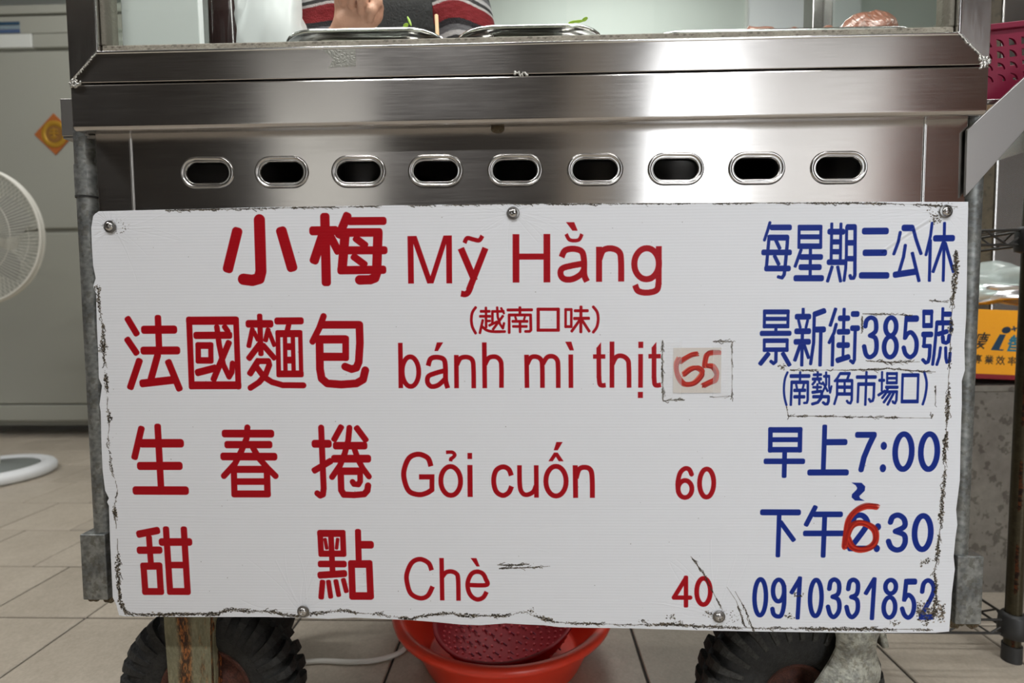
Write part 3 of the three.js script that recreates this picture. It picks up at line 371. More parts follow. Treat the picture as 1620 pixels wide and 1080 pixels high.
  ['P', 3.9, 1261.6, 297.6, 1258.5, 305.8, 1253.7, 312.6], ['L', 4.7, 1258.8, 303.2, 1277.4, 303], ['P', 3.7, 1275.5, 303.7, 1275.2, 316.6, 1273.2, 321.3, 1270.8, 320.2, 1269.8, 318.3], ['L', 3.9, 1266, 304.5, 1255.3, 321],
  ['L', 3.9, 1271, 304.5, 1261.4, 324.7], ['L', 3.7, 1283.6, 274.1, 1283.8, 321.4], ['L', 3.7, 1307.5, 274.2, 1307.7, 321.4], ['L', 6.1, 1282.7, 277.3, 1309.4, 277.2],
  ['L', 5.9, 1282.3, 318.5, 1309.1, 318.4], ['C', 3.7, 1316.4, 272.3, 1320, 285, 1320.7, 296.1, 1319, 310.7, 1315.9, 322.9], ['L', 8.8, 1078.5, 363, 1131.6, 363.1], ['L', 7.8, 1081.9, 378.6, 1127.6, 378.6],
  ['L', 8.8, 1078.5, 394.7, 1131.3, 394.7], ['L', 7, 1081.8, 358.6, 1082.1, 399.3], ['L', 7, 1128, 358.7, 1128.2, 399.3], ['L', 9, 1072.1, 413.3, 1136.8, 413.3],
  ['L', 7.4, 1104.7, 397.1, 1104.6, 440], ['L', 7.4, 1166.1, 354.8, 1165.5, 428.1], ['L', 9.8, 1166.5, 382.7, 1201.8, 382.6], ['L', 9.8, 1140.7, 431.2, 1205.2, 431.1],
  ['L', 9.5, 1213.4, 371.1, 1246.7, 371.1], ['P', 8.5, 1242.5, 371.5, 1235.1, 388.2, 1228.1, 407.1, 1224.2, 426.7], ['D', 1258.2, 388.7, 4.9, 6.4], ['D', 1257.9, 424.3, 4.9, 6.4],
  ['E', 8.7, 1288.8, 397.9, 12.8, 27.9], ['E', 8.7, 1328.2, 397.9, 12.7, 27.9], ['L', 9.5, 1068, 495.7, 1132.2, 495.7], ['L', 7.2, 1098.2, 496.9, 1097.4, 569],
  ['L', 7.6, 1099.2, 509.7, 1123.1, 542.6], ['L', 7.6, 1155.6, 484.6, 1139.7, 518.1], ['L', 9.1, 1150.6, 498.8, 1197.9, 498.6], ['L', 9.1, 1136.2, 529.9, 1203.4, 529.4],
  ['L', 7.6, 1169.6, 499.7, 1168.6, 569.2], ['C', 8.8, 1213.7, 512.3, 1216.8, 502.1, 1227.1, 500.1, 1234.9, 507.3, 1234.3, 519.1, 1210.7, 553.6], ['L', 9.1, 1206.5, 554, 1239.4, 553.9], ['F', 1210, 447.5, 1225.6, 447.8, 1231.4, 453.7, 1230.7, 460.5, 1222.5, 469.2, 1224.1, 472.8, 1231.2, 476.6, 1216.1, 476.3, 1210.7, 471.2, 1211.1, 466.3, 1218.4, 458.5, 1218.9, 455.6, 1216.4, 451.7],
  ['D', 1253.1, 518.6, 4.8, 5.9], ['D', 1252.3, 553.8, 4.9, 5.9], ['C', 8.4, 1272.3, 511.1, 1275.6, 502.7, 1284.5, 499.7, 1293.3, 506.2, 1294.1, 517.9, 1280.6, 525.8], ['C', 8.4, 1280.6, 525.8, 1294, 531.6, 1296.1, 543.4, 1291.1, 553.6, 1282.5, 556, 1274.3, 551.3, 1270.2, 542.1],
  ['E', 8.8, 1322.9, 527.8, 12.6, 27.2], ['E', 7.1, 1070.8, 635.1, 9.1, 29.8], ['E', 7.1, 1099.7, 623.6, 8.9, 17.9], ['C', 7.1, 1108.2, 616.3, 1108.8, 645.2, 1105, 663.9, 1098.1, 666.4, 1092.5, 662.3, 1090.5, 654],
  ['L', 6.8, 1133.1, 600.1, 1130.7, 671.3], ['L', 6.8, 1133.6, 602.8, 1119.1, 629], ['E', 7.1, 1158.8, 635.5, 9.1, 29.8], ['C', 7.1, 1179.7, 620.3, 1181.7, 608.6, 1187.9, 604.9, 1193.9, 609.6, 1195.4, 619.8, 1193.1, 629.1, 1185.3, 633.3],
  ['C', 7.1, 1185.3, 633.3, 1193.7, 637.3, 1196.5, 647.6, 1194.8, 659, 1188.1, 666.7, 1182.1, 662.2, 1178.4, 649.8], ['C', 7.1, 1209.5, 620.5, 1211.6, 608.8, 1217.7, 605.1, 1223.7, 609.8, 1224.8, 620, 1222.5, 629.3, 1214.8, 633.4], ['C', 7.1, 1214.8, 633.4, 1223.2, 637.5, 1225.6, 647.8, 1224, 659.1, 1217.3, 666.6, 1211.3, 662.3, 1207.6, 650], ['L', 6.8, 1250.3, 600.8, 1248.1, 671.3],
  ['L', 6.8, 1250.6, 602.6, 1236.3, 629.4], ['E', 7.1, 1276, 616.2, 8.3, 11.1], ['E', 7.1, 1275.1, 650.1, 9.1, 16.7], ['L', 9.9, 1298.2, 607.8, 1317.1, 607.5],
  ['L', 6.8, 1300.3, 603.1, 1297.7, 640.6], ['C', 7.1, 1298.1, 636.5, 1303.8, 629.3, 1310.8, 635.4, 1313.7, 646.7, 1311.6, 660.1, 1305.4, 666.7, 1299, 662.2, 1295.1, 652], ['C', 7.1, 1325.4, 624, 1327.5, 610.7, 1334.1, 605.4, 1341.1, 610.6, 1343.4, 620.8, 1339.1, 635.2, 1325.4, 663], ['L', 9.1, 1321.6, 665.5, 1345.4, 665.1],
];
const OUTLINE = [5.8, 16.1, 9.1, 12.2, 15.5, 8.3, 143.2, 6.9, 265.6, 5.6, 467.4, 5.3, 666.5, 5, 862.9, 6.7, 1056.8, 8.3, 1229.1, 9.7, 1373.2, 11.6, 1373.8, 26.9, 1374.5, 70, 1376.2, 137.5, 1377.2, 186.1, 1376.1, 230.1, 1378.5, 269.5, 1374.4, 286.3, 1375.9, 324, 1376.3, 383.8, 1377.6, 444.2, 1373.6, 490.8, 1376.5, 515.3, 1374.3, 535.7, 1372.6, 566.5, 1375.3, 587, 1372, 628.4, 1371.8, 649.1, 1370.3, 689.7, 1348.7, 692, 1219.5, 693.2, 1069.1, 692.5, 967.9, 691.4, 866.1, 689.1, 794.5, 688.7, 748.3, 688.1, 722.5, 685.1, 696.8, 684.3, 660.6, 682.5, 619.1, 686.1, 588, 685.3, 546.4, 681.4, 504.8, 678.5, 452.5, 676.8, 410.6, 675, 368.4, 677.6, 315.7, 675.9, 262.8, 675.2, 134.9, 676.3, 23.3, 676.2, 14.8, 674.1, 13, 666.5, 11.4, 656.7, 5.6, 643.7, 5.9, 595.1, 6, 552.1, 7.2, 488.1, 4.3, 481.7, 7.8, 475.4, 2.1, 462.6, -0.4, 428.8, -0, 382.5, 1.5, 332.4, 0.1, 319.9, 6, 288.8, 1.3, 276.3, 2.4, 237.1, 2.5, 196.1, 3.6, 155.3, 4.4, 140, -0.2, 127.8, 4.7, 114.7, 1.6, 94.4, 1.2, 64.2, 1.8, 34.1];
const GRIME_LEFT = [9.1, 129.9, 7.3, 145.1, 10.9, 175.7, 12.9, 196.2, 11.5, 223.8, 13.1, 252.6, 13.9, 278.5, 13.5, 325.1, 15.9, 340.8, 12.1, 372.1, 13.7, 403.5, 15.5, 429.9, 18.3, 437.3, 23.4, 461.6, 16.8, 488.1, 18.3, 520, 18.7, 554.2, 17.7, 595, 17.2, 627.4, 18.1, 651.2, 25.8, 668.6, 38.5, 672.8];
const GRIME_BOTTOM = [25.7, 670.7, 65.4, 672.6, 108.4, 671.1, 183.2, 670.5, 194.1, 663.9, 212.2, 662.7, 236.6, 664.7, 275.8, 665.4, 284.2, 668.6, 315.8, 672.6, 347.6, 668, 374, 664.6, 395.1, 662.3, 410.8, 666.4, 452.7, 668.2, 475.6, 672.3, 504.8, 676.4, 517.4, 672, 546.7, 667.4, 569.6, 665.1, 593.4, 669.2, 619.3, 669, 650.4, 669.8, 673.1, 667.5, 689.7, 660.9, 704.1, 668.3, 724.7, 673.4, 743.2, 679.6, 794.5, 681.3, 855.9, 682.9, 927.2, 681.2, 967.8, 684, 1048.8, 686.4, 1169.4, 686.4, 1269.1, 686.5, 1338.6, 686.9];
const GRIME_RIGHT = [1357.1, 84.2, 1358.9, 108.3, 1358, 132.5, 1355.9, 151.9, 1354.3, 185.9, 1354.6, 244.8, 1354.3, 289.2, 1354.1, 333.9, 1353.3, 363.8, 1351.6, 398.9, 1354.7, 429.1, 1351.9, 459.4, 1350.9, 484.8, 1350.1, 515.4, 1347.3, 546.1, 1346.5, 576.9, 1343.1, 592.4, 1346.8, 613, 1346.7, 638.9, 1344.7, 664.9];
const GRIME_TOP = [124.6, 8.7, 194.2, 7.6, 265.5, 7.6, 346.6, 6.7, 427.2, 6.7, 507.4, 5.8, 567.3, 5.7, 626.9, 5.5, 706, 5.6, 765, 7.3, 823.8, 7.1, 921.4, 8.4, 1037.5, 9, 1152.8, 10.6, 1248.3, 12.8, 1305.3, 15.5, 1333.8, 17.8, 1362.1, 19.1];
const CREASE_TOP = [1246.8, 89.7, 1269.2, 73.6, 1292.5, 57.5, 1315.7, 42.4, 1326.8, 33.9];
const LINES = [[1219.8, 181, 1253.5, 182.2, 1287.2, 183.5], [1218.9, 184.9, 1219.5, 204.6], [1226.7, 253.9, 1229.6, 254.9, 1267.4, 257.1, 1308.9, 256.3], [1319.9, 161.3, 1348.7, 164.5], [1110.4, 268.2, 1159.1, 268.5, 1202.9, 268.7, 1254.2, 267.9, 1259, 266, 1294.9, 270.1, 1333.5, 272.3], [1105.7, 325.2, 1109, 341.2, 1151.1, 341.3, 1204.9, 342.5, 1258.5, 343.6, 1311.9, 344.7, 1330.3, 344.8, 1332, 338.8], [1334.3, 294, 1335.4, 323.8], [648.1, 583.9, 666.6, 584.9, 692.3, 582.6], [651.1, 590.2, 707.6, 587.8, 733.2, 585.6], [959.5, 568.6, 978.9, 594.6], [978.9, 594.6, 997.5, 631.1, 1010, 654.1], [1017.5, 618.4, 1032.9, 641.3, 1046.7, 683.3], [1030.7, 625.6, 1048.3, 656.9, 1058.9, 685.3], [911.4, 220.3, 911.7, 262.3, 913.1, 316.5, 941.9, 313.6], [990.1, 222.8, 1018.6, 223], [1019.6, 224, 1020.9, 308.8, 991.3, 310.8]];
const SPOTS = [[1100.5, 263.2], [930.2, 669.5], [942.4, 678.9], [884.4, 677.3], [1283.7, 675.9], [1330.3, 675.5], [1118.8, 666.8], [1331.6, 573.9], [1131.1, 631.2], [702.1, 660.8], [4.9, 129.9], [1324.8, 577], [8, 230], [11.4, 224.9], [987.8, 662.7], [1323.1, 35.8], [1325.1, 40.6]];
const MARKER_SIX = [1250.3, 486.4, 1235.2, 485.2, 1219.4, 492.7, 1207.6, 508.4, 1204.1, 532, 1202.7, 551.7, 1208, 526.1, 1217.2, 513.9, 1232.2, 513.2, 1247.6, 523, 1250.9, 539.6, 1243.7, 551.5, 1227.8, 555.9, 1214.4, 551.6, 1207.4, 537.9];
// ---------------------------------------------------------------- the food cart
const cart = thing('food_cart', 'stainless steel street food cart with slotted front and glass display case', 'food cart');
const CX0 = -0.7, CX1 = 0.684, PZ = -0.02;
// front panel with nine pressed slots
const slots = [-0.517, -0.395, -0.27, -0.146, -0.019, 0.108, 0.235, 0.361, 0.488].map((x, i) => [x, 1.0745 - i * 0.0009]);
const panelShape = shapeOf([[-0.6395, 0.36], [0.6165, 0.36], [0.6165, 1.16], [-0.6395, 1.16]]);
slots.forEach(([x, y]) => panelShape.holes.push(new THREE.Path(stadium(x, y, 0.0425, 0.0243).map(([a, b]) => new THREE.Vector2(a, b)))));
const panel = part('front_panel', metricUV(extrude(panelShape, 0.0015).translate(0, 0, PZ - 0.0015)), M.steel, cart);
const rimShape = slotRim(0.0445, 0.0258, [[0, 0.0002], [0.0014, 0.0022], [0.003, 0.0030], [0.0046, 0.0020], [0.006, 0.0004], [0.0075, 0.0016], [0.009, 0.0012], [0.0105, -0.002], [0.0112, -0.007]]);
slots.forEach(([x, y]) => {
  part('slot_rim', rimShape, M.rimSteel, panel, [x, y, PZ]);
});
part('corner_strip', boxAt(CX0, -0.6425, 0.36, 1.16, PZ - 0.03, PZ, 0.0015), M.steel, cart);
part('corner_strip', boxAt(0.6195, CX1, 0.36, 1.16, PZ - 0.03, PZ, 0.0015), M.steel, cart);
part('seam_bead', boxAt(-0.6427, -0.6393, 0.36, 1.16, PZ - 0.004, PZ + 0.0018, 0.0015), M.polished, cart);
part('seam_bead', boxAt(0.6163, 0.6197, 0.36, 1.16, PZ - 0.004, PZ + 0.0018, 0.0015), M.polished, cart);
part('side_panel', boxAt(CX0, CX0 + 0.002, 0.36, 1.16, -0.47, PZ - 0.03, 0.0005), M.steel, cart);
part('side_panel', boxAt(CX1 - 0.002, CX1, 0.36, 1.16, -0.47, PZ - 0.03, 0.0005), M.steel, cart);
part('back_panel', boxAt(CX0, CX1, 0.36, 1.16, -0.472, -0.47, 0.0005), M.steel, cart);
part('floor_pan', boxAt(CX0 + 0.003, CX1 - 0.003, 0.36, 0.37, -0.47, PZ - 0.01, 0.001), M.dullSteel, cart);
const bump = part('sealed_knob', new THREE.SphereGeometry(0.011, 20, 10, 0, Math.PI * 2, 0, Math.PI / 2).rotateX(Math.PI / 2).scale(1, 0.6, 0.6), M.rust, cart, [-0.046, 1.136, PZ]);
// counter edge with a rounded lip
const LX0 = -0.713, LX1 = 0.689, LZ = 0.008;
const arc = (cz, cy, r, a0, a1, n = 6) => Array.from({ length: n + 1 }, (_, k) => { const a = a0 + (a1 - a0) * k / n; return [cz + Math.cos(a) * r, cy + Math.sin(a) * r]; });
part('counter_edge', prismX([[-0.5, 1.145], [PZ - 0.002, 1.145], [PZ - 0.002, 1.139], ...arc(LZ - 0.007, 1.1435, 0.007, -Math.PI / 2, 0), ...arc(LZ - 0.003, 1.2035, 0.003, 0, Math.PI / 2, 3), [-0.5, 1.2065]], LX0, LX1, 0.0012), M.steel, cart);
part('counter_bracket', join([boxAt(LX0 - 0.042, LX0 + 0.002, 1.137, 1.196, -0.05, -0.02, 0.001), boxAt(LX0 - 0.042, CX0 + 0.002, 1.133, 1.138, -0.05, -0.022, 0.001)]), M.dullSteel, cart);
// display case frame: square tube with mitred corners
const FY0 = 1.2085, FT = 0.047, FTOP = 1.86;
const miter = (pts, z0, z1) => metricUV(extrude(shapeOf(pts), z1 - z0 - 0.004, 0.002).translate(0, 0, z0 + 0.002));
const frame = part('bottom_rail', miter([[LX0 + 0.001, FY0], [LX1 - 0.001, FY0], [LX1 - FT, FY0 + FT], [LX0 + FT, FY0 + FT]], LZ - 0.045, LZ), M.steel, cart);
part('corner_post', miter([[LX0 - 0.001, FY0 + 0.001], [LX0 + FT - 0.001, FY0 + FT + 0.001], [LX0 + FT - 0.001, FTOP], [LX0 - 0.001, FTOP]], LZ - 0.045, LZ), M.steelV, cart);
part('corner_post', miter([[LX1 + 0.001, FY0 + 0.001], [LX1 + 0.001, FTOP], [LX1 - FT + 0.001, FTOP], [LX1 - FT + 0.001, FY0 + FT + 0.001]], LZ - 0.045, LZ), M.steelV, cart);
for (const x of [LX0 + 0.0225, LX1 - 0.0225]) {
  part('rear_post', rbox(0.045, FTOP - FY0, 0.045).translate(x, (FTOP + FY0) / 2, -0.447), M.steelV, cart);
  part('side_rail', rbox(0.045, 0.045, 0.39).translate(x, FTOP - 0.0225, -0.232), M.steel, cart);
  part('side_rail', rbox(0.045, 0.045, 0.39).translate(x, FY0 + 0.0225, -0.232), M.steel, cart);
}
part('top_rail', rbox(LX1 - LX0 - 2 * FT, 0.045, 0.043).translate((LX0 + LX1) / 2, FTOP - 0.0225, LZ - 0.0225), M.steel, cart);
part('top_rail', rbox(LX1 - LX0 - 2 * FT, 0.045, 0.043).translate((LX0 + LX1) / 2, FTOP - 0.0225, -0.447), M.steel, cart);
const addedCaseLamp = new THREE.Group(); addedCaseLamp.name = 'added_case_lamp'; addedCaseLamp.position.set((LX0 + LX1) / 2, FTOP - 0.05, -0.075); cart.add(addedCaseLamp);  // unseen tube lamp, added to brighten the inside of the case
part('fill_lamp_housing', rbox(1.1, 0.03, 0.05, 0.006), M.whitePlastic, addedCaseLamp);
part('fill_lamp_tube', cyl(0.012, 1.04, 16).rotateZ(Math.PI / 2), std({ color: lin(0.9, 0.9, 0.9), emissive: lin(1, 0.98, 0.95), emissiveIntensity: 1.5 }), addedCaseLamp, [0, -0.026, 0]);
const caseFill = new THREE.RectAreaLight(lin(1, 0.98, 0.95), 20, 1.04, 0.03); caseFill.name = 'case_fill_light'; caseFill.position.set(0, -0.042, 0); caseFill.rotation.x = -Math.PI / 2; addedCaseLamp.add(caseFill);
part('top_glass', boxAt(LX0 + FT, LX1 - FT, FTOP - 0.008, FTOP - 0.002, -0.42, -0.04, 0.001), M.glass, cart);
for (const [a, b, c, d] of [[LX0 + FT - 0.005, LX1 - FT + 0.005, FY0 + FT - 0.004, FY0 + FT + 0.001], [LX0 + FT - 0.005, LX0 + FT, FY0 + FT - 0.002, FTOP - 0.05], [LX1 - FT, LX1 - FT + 0.005, FY0 + FT - 0.002, FTOP - 0.05]]) part('inner_lip', boxAt(a, b, c, d, LZ - 0.006, LZ + 0.0012, 0.0022), M.polished, cart);
const GX0 = -0.661, GX1 = 0.637, GY0 = 1.2675;
part('glazing_sill', boxAt(LX0 + FT, LX1 - FT, FY0 + FT - 0.001, GY0 + 0.001, -0.03, 0.001, 0.003), M.sill, cart);
part('glazing_channel', boxAt(LX0 + FT - 0.001, GX0 + 0.002, GY0, FTOP - 0.045, -0.03, 0.001, 0.003), M.gasket, cart);
part('glazing_channel', boxAt(GX1 - 0.002, LX1 - FT + 0.001, GY0, FTOP - 0.045, -0.03, 0.001, 0.003), M.gasket, cart);
part('front_glass', boxAt(GX0, GX1, GY0, FTOP - 0.046, -0.0155, -0.0115, 0.0008), M.glass, cart);
part('side_glass', boxAt(LX0 + 0.02, LX0 + 0.024, FY0 + 0.045, FTOP - 0.046, -0.42, -0.04, 0.0008), M.glass, cart);
part('side_glass', boxAt(LX1 - 0.024, LX1 - 0.02, FY0 + 0.045, FTOP - 0.046, -0.42, -0.04, 0.0008), M.glass, cart);
// weld beads along the mitres and under the rail
const lump = new THREE.IcosahedronGeometry(1, 1);
function beads(points, size) { return join(points.map(([x, y, z]) => lump.clone().scale(size * range(0.7, 1.4), size * range(0.6, 1.2), size * 0.6).rotateZ(rnd() * 3).translate(x, y, z))); }
const along = (a, b, n, jitter = 0.0008) => Array.from({ length: n }, (_, k) => { const t = k / (n - 1); return [a[0] + (b[0] - a[0]) * t + range(-jitter, jitter), a[1] + (b[1] - a[1]) * t + range(-jitter, jitter), LZ + 0.0003]; });
part('weld_bead', beads(along([LX0 + 0.006, FY0 + 0.006], [LX0 + FT, FY0 + FT], 26), 0.0014), M.weld, cart);
part('weld_bead', beads(along([LX1 - 0.006, FY0 + 0.006], [LX1 - FT, FY0 + FT], 26), 0.0018), M.weld, cart);
part('weld_bead', beads(Array.from({ length: 14 }, () => [LX0 + range(0, 0.016), FY0 + range(-0.006, 0.004), LZ]), 0.0026), M.weld, cart);
part('weld_bead', beads(Array.from({ length: 14 }, () => [LX1 - range(0, 0.014), FY0 + range(-0.006, 0.01), LZ]), 0.003), M.weld, cart);
part('weld_bead', beads(Array.from({ length: 16 }, () => [-0.006 + range(-0.012, 0.008), FY0 + range(-0.003, 0.004), LZ]), 0.0018), M.weld, cart);
// leftover clear tape on the rail
const tapeMaterial = phys({ color: lin(0.3, 0.3, 0.27), roughness: 0.45, metalness: 0.7, bumpMap: repeated(softNoise, 20), bumpScale: 0.0006 });
part('tape_scrap', metricUV(extrude(shapeOf([[-0.305, 1.2235], [-0.262, 1.2255], [-0.2625, 1.2525], [-0.316, 1.2522], [-0.296, 1.237]]), 0.0003).translate(0, 0, LZ)), tapeMaterial, cart);
// corner pipes, sleeves and castors
for (const [x, y0] of [[-0.7265, 0.365], [0.7005, 0.335]]) {
  const s = Math.sign(x), pipe = part('corner_pipe', metricUV(cyl(0.0155, 1.185 - y0 - 0.03, 28).translate(x, (1.185 + y0 - 0.03) / 2, -0.032)), M.galvanised, cart);
  part('pipe_collar', metricUV(cyl(0.0168, 0.05, 28).translate(x, s < 0 ? 1.066 : 1.12, -0.032)), M.galvanised, pipe);
  part('pipe_joint', metricUV(cyl(0.0171, 0.003, 28).translate(x, s < 0 ? 1.04 : 1.094, -0.032)), M.rubber, pipe);
  part('leg_sleeve', boxAt(x - (s < 0 ? 0.029 : 0.012), x + (s < 0 ? 0.014 : 0.0295), y0, y0 + 0.113, -0.058, -0.012, 0.002), M.galvanised, cart);
  part('rusty_foot', beads(Array.from({ length: 26 }, () => [x + s * 0.006 + range(-0.02, 0.02), y0 + range(-0.008, 0.004), -0.03 + range(-0.02, 0.014)]), 0.006), M.rust, cart);
}
// tyre outline turned about its axle; lugs are blocks of their own
const R = 0.163;
const tyreShape = ((q) => { const h = 0.037, a = q - 0.006, b = q + 0.002, c = q + 0.014, d = q + 0.03; return lathe([[a, -h * 0.72], [b, -h * 0.86], [c, -h * 1.02], [d, -h * 1.04], [d + 0.001, -h * 1.07], [d + 0.003, -h * 1.04], [0.135, -h * 0.98], [R - 0.016, -h * 0.78], [R - 0.012, -h * 0.4], [R - 0.011, 0], [R - 0.012, h * 0.4], [R - 0.016, h * 0.78], [0.135, h * 0.98], [d + 0.003, h * 1.04], [d + 0.001, h * 1.07], [d, h * 1.04], [c, h * 1.02], [b, h * 0.86], [a, h * 0.72], [a, -h * 0.72]], 72).rotateX(Math.PI / 2); });
const rimShapeWheel = lathe([[0.018, -0.03], [0.03, -0.03], [0.036, -0.016], [0.062, -0.012], [0.07, -0.024], [0.083, -0.033], [0.084, -0.026], [0.078, -0.02], [0.076, 0.02], [0.084, 0.026], [0.083, 0.033], [0.07, 0.024], [0.062, 0.012], [0.036, 0.016], [0.03, 0.03], [0.018, 0.03]], 48).rotateX(Math.PI / 2);
const hubShape = cyl(0.016, 0.075, 20).rotateX(Math.PI / 2);
// a lug wraps from the tread over the shoulder and down the sidewall
const lugShape = (() => {
  const w0 = 0.0098, w1 = 0.0058, prof = [[R - 0.002, 0.002], [R, 0.014], [R - 0.002, 0.027], [R - 0.009, 0.036], [R - 0.024, 0.0405], [R - 0.05, 0.0405]], under = prof.map(([r, z], i) => [r - (i < 3 ? 0.016 : 0.009), z - (i < 2 ? 0 : i < 4 ? 0.006 : 0.005)]);
  const pos = [], at = (p, s, k) => [s * (w0 + (w1 - w0) * k) * p[0] / R + (p[1] > 0.03 ? 0 : s * 0) + p[1] * 0.12, p[0], p[1]];
  const quad = (a, b, c, d) => pos.push(...a, ...b, ...c, ...a, ...c, ...d);
  for (let i = 0; i < prof.length - 1; i++) { const k0 = i / 5, k1 = (i + 1) / 5; quad(at(prof[i], -1, k0), at(prof[i + 1], -1, k1), at(prof[i + 1], 1, k1), at(prof[i], 1, k0)); quad(at(under[i], -1, k0), at(under[i + 1], -1, k1), at(prof[i + 1], -1, k1), at(prof[i], -1, k0)); quad(at(prof[i], 1, k0), at(prof[i + 1], 1, k1), at(under[i + 1], 1, k1), at(under[i], 1, k0)); }
  quad(at(under[0], -1, 0), at(prof[0], -1, 0), at(prof[0], 1, 0), at(under[0], 1, 0)); quad(at(prof[5], -1, 1), at(under[5], -1, 1), at(under[5], 1, 1), at(prof[5], 1, 1));
  const g = new THREE.BufferGeometry(); g.setAttribute('position', new THREE.Float32BufferAttribute(pos, 3)); g.computeVertexNormals();
  return metricUV(g);
})();
const lugBack = (() => { const g = lugShape.clone().scale(1, 1, -1), p = g.attributes.position.array; for (let i = 0; i < p.length; i += 9) for (let k = 0; k < 3; k++) { const t = p[i + 3 + k]; p[i + 3 + k] = p[i + 6 + k]; p[i + 6 + k] = t; } g.computeVertexNormals(); return g; })();
function wheel(x, z, turn, spin, detailed, rimR = 0.084) {
  const w = new THREE.Group(); w.name = 'wheel'; w.position.set(x, detailed ? R : 0.13, z); if (!detailed) w.scale.setScalar(0.13 / R); w.rotation.y = turn; cart.add(w);
  part('tyre', metricUV(tyreShape(rimR)), M.rubber, w);
  part('wheel_rim', metricUV(rimShapeWheel), M.rustRed, w).scale.set(rimR / 0.084, rimR / 0.084, 1);
  part('hub', metricUV(hubShape), M.dullSteel, w);
  const n = 32;
  if (detailed) for (let k = 0; k < n; k++) {
    part('lug', lugShape, rimR < 0.08 ? M.dustyRubber : M.rubber, w, [0, 0, 0], [0, 0, spin + k * 2 * Math.PI / n]);
    part('lug', lugBack, M.rubber, w, [0, 0, 0], [0, 0, spin + (k + 0.5) * 2 * Math.PI / n]);
  }
  return w;
}
wheel(-0.585, -0.098, 0, 0.1, true); wheel(0.468, -0.105, 0.06, 0.02, true, 0.062); wheel(-0.69, -0.405, 0, 0.2, false); wheel(0.68, -0.405, 0, 0.3, false);
// left: straight rusty fork of flat bar; right: swivelling cast fork
const forkL = new THREE.Group(); forkL.name = 'rigid_fork'; cart.add(forkL);
part('fork_plate', metricUV(extrude(shapeOf([[-0.642, 0.37], [-0.554, 0.37], [-0.5585, 0.29], [-0.5595, 0.18], [-0.568, 0.135], [-0.622, 0.135], [-0.637, 0.18], [-0.6405, 0.29]]), 0.006, 0.0015).translate(0, 0, -0.052)), M.forkRust, forkL);
part('fork_plate', metricUV(extrude(shapeOf([[-0.635, 0.37], [-0.55, 0.37], [-0.55, 0.18], [-0.568, 0.135], [-0.615, 0.135], [-0.635, 0.18]]), 0.006, 0.0015).translate(0, 0, -0.147)), M.rust, forkL);
part('fork_flange', metricUV(rbox(0.005, 0.2, 0.025).translate(-0.5605, 0.27, -0.064)), M.rust, forkL);
part('axle_bolt', metricUV(cyl(0.014, 0.012, 6).rotateX(Math.PI / 2).translate(-0.592, 0.163, -0.04)), M.rust, forkL);
const forkR = new THREE.Group(); forkR.name = 'swivel_fork'; cart.add(forkR);
part('swivel_plate', metricUV(boxAt(0.49, 0.63, 0.352, 0.36, -0.15, -0.03, 0.002)), M.castZinc, forkR);
part('swivel_bearing', metricUV(lathe([[0, 0.312], [0.036, 0.312], [0.0405, 0.318], [0.0405, 0.329], [0.036, 0.3335], [0.038, 0.337], [0.038, 0.353], [0, 0.353]], 40).translate(0.556, 0, -0.098)), M.castZinc, forkR);
const cheek = (z, back) => { // pressed side of the fork, swept from the bearing down to the axle with a bulge
  const rows = [[0.325, 0.518, 0.597, 0.0], [0.305, 0.519, 0.597, 0.004], [0.285, 0.523, 0.590, 0.006], [0.268, 0.522, 0.588, 0.002], [0.25, 0.514, 0.593, 0.0], [0.232, 0.504, 0.598, 0.004], [0.215, 0.494, 0.597, 0.006], [0.19, 0.478, 0.586, 0.006], [0.165, 0.46, 0.56, 0.005], [0.14, 0.446, 0.52, 0.003]];
  const pos = [], idx = [], n = 9;
  rows.forEach(([y, a, b, bulge]) => { for (let k = 0; k < n; k++) { const t = k / (n - 1), e = Math.sin(t * Math.PI); pos.push(a + (b - a) * t, y, z + back * (e ** 0.6 * 0.012 + bulge * e)); } });
  for (let r = 0; r < rows.length - 1; r++) for (let k = 0; k < n - 1; k++) { const a = r * n + k; idx.push(a, a + n, a + 1, a + 1, a + n, a + n + 1); }
  if (back < 0) for (let i = 0; i < idx.length; i += 3) [idx[i + 1], idx[i + 2]] = [idx[i + 2], idx[i + 1]];
  const g = new THREE.BufferGeometry(); g.setAttribute('position', new THREE.Float32BufferAttribute(pos, 3)); g.setIndex(idx); g.computeVertexNormals();
  const n0 = g.attributes.normal, outer = g.clone(), inner = g.clone(), q = inner.attributes.position;
  for (let i = 0; i < q.count; i++) q.setZ(i, q.getZ(i) - back * 0.004);
  const ii = inner.index.array; for (let i = 0; i < ii.length; i += 3) { const t = ii[i + 1]; ii[i + 1] = ii[i + 2]; ii[i + 2] = t; }
  inner.computeVertexNormals();
  const uvs = (h) => { const p = h.attributes.position, u = []; for (let i = 0; i < p.count; i++) u.push(p.getX(i), p.getY(i)); h.setAttribute('uv', new THREE.Float32BufferAttribute(u, 2)); return h; };
  return join([uvs(outer), uvs(inner)]);
};
part('fork_cheek', cheek(-0.05, 1), M.castZinc, forkR);
part('fork_cheek', cheek(-0.15, -1), M.castZinc, forkR);
part('fork_crown', metricUV(rbox(0.078, 0.014, 0.1, 0.005).translate(0.557, 0.318, -0.1)), M.castZinc, forkR);
part('lock_tab', metricUV(rbox(0.012, 0.055, 0.03, 0.004).rotateZ(0.25).translate(0.603, 0.292, -0.07)), M.castZinc, forkR);
part('axle_bolt', metricUV(cyl(0.012, 0.014, 6).rotateX(Math.PI / 2).translate(0.475, 0.163, -0.04)), M.castZinc, forkR);
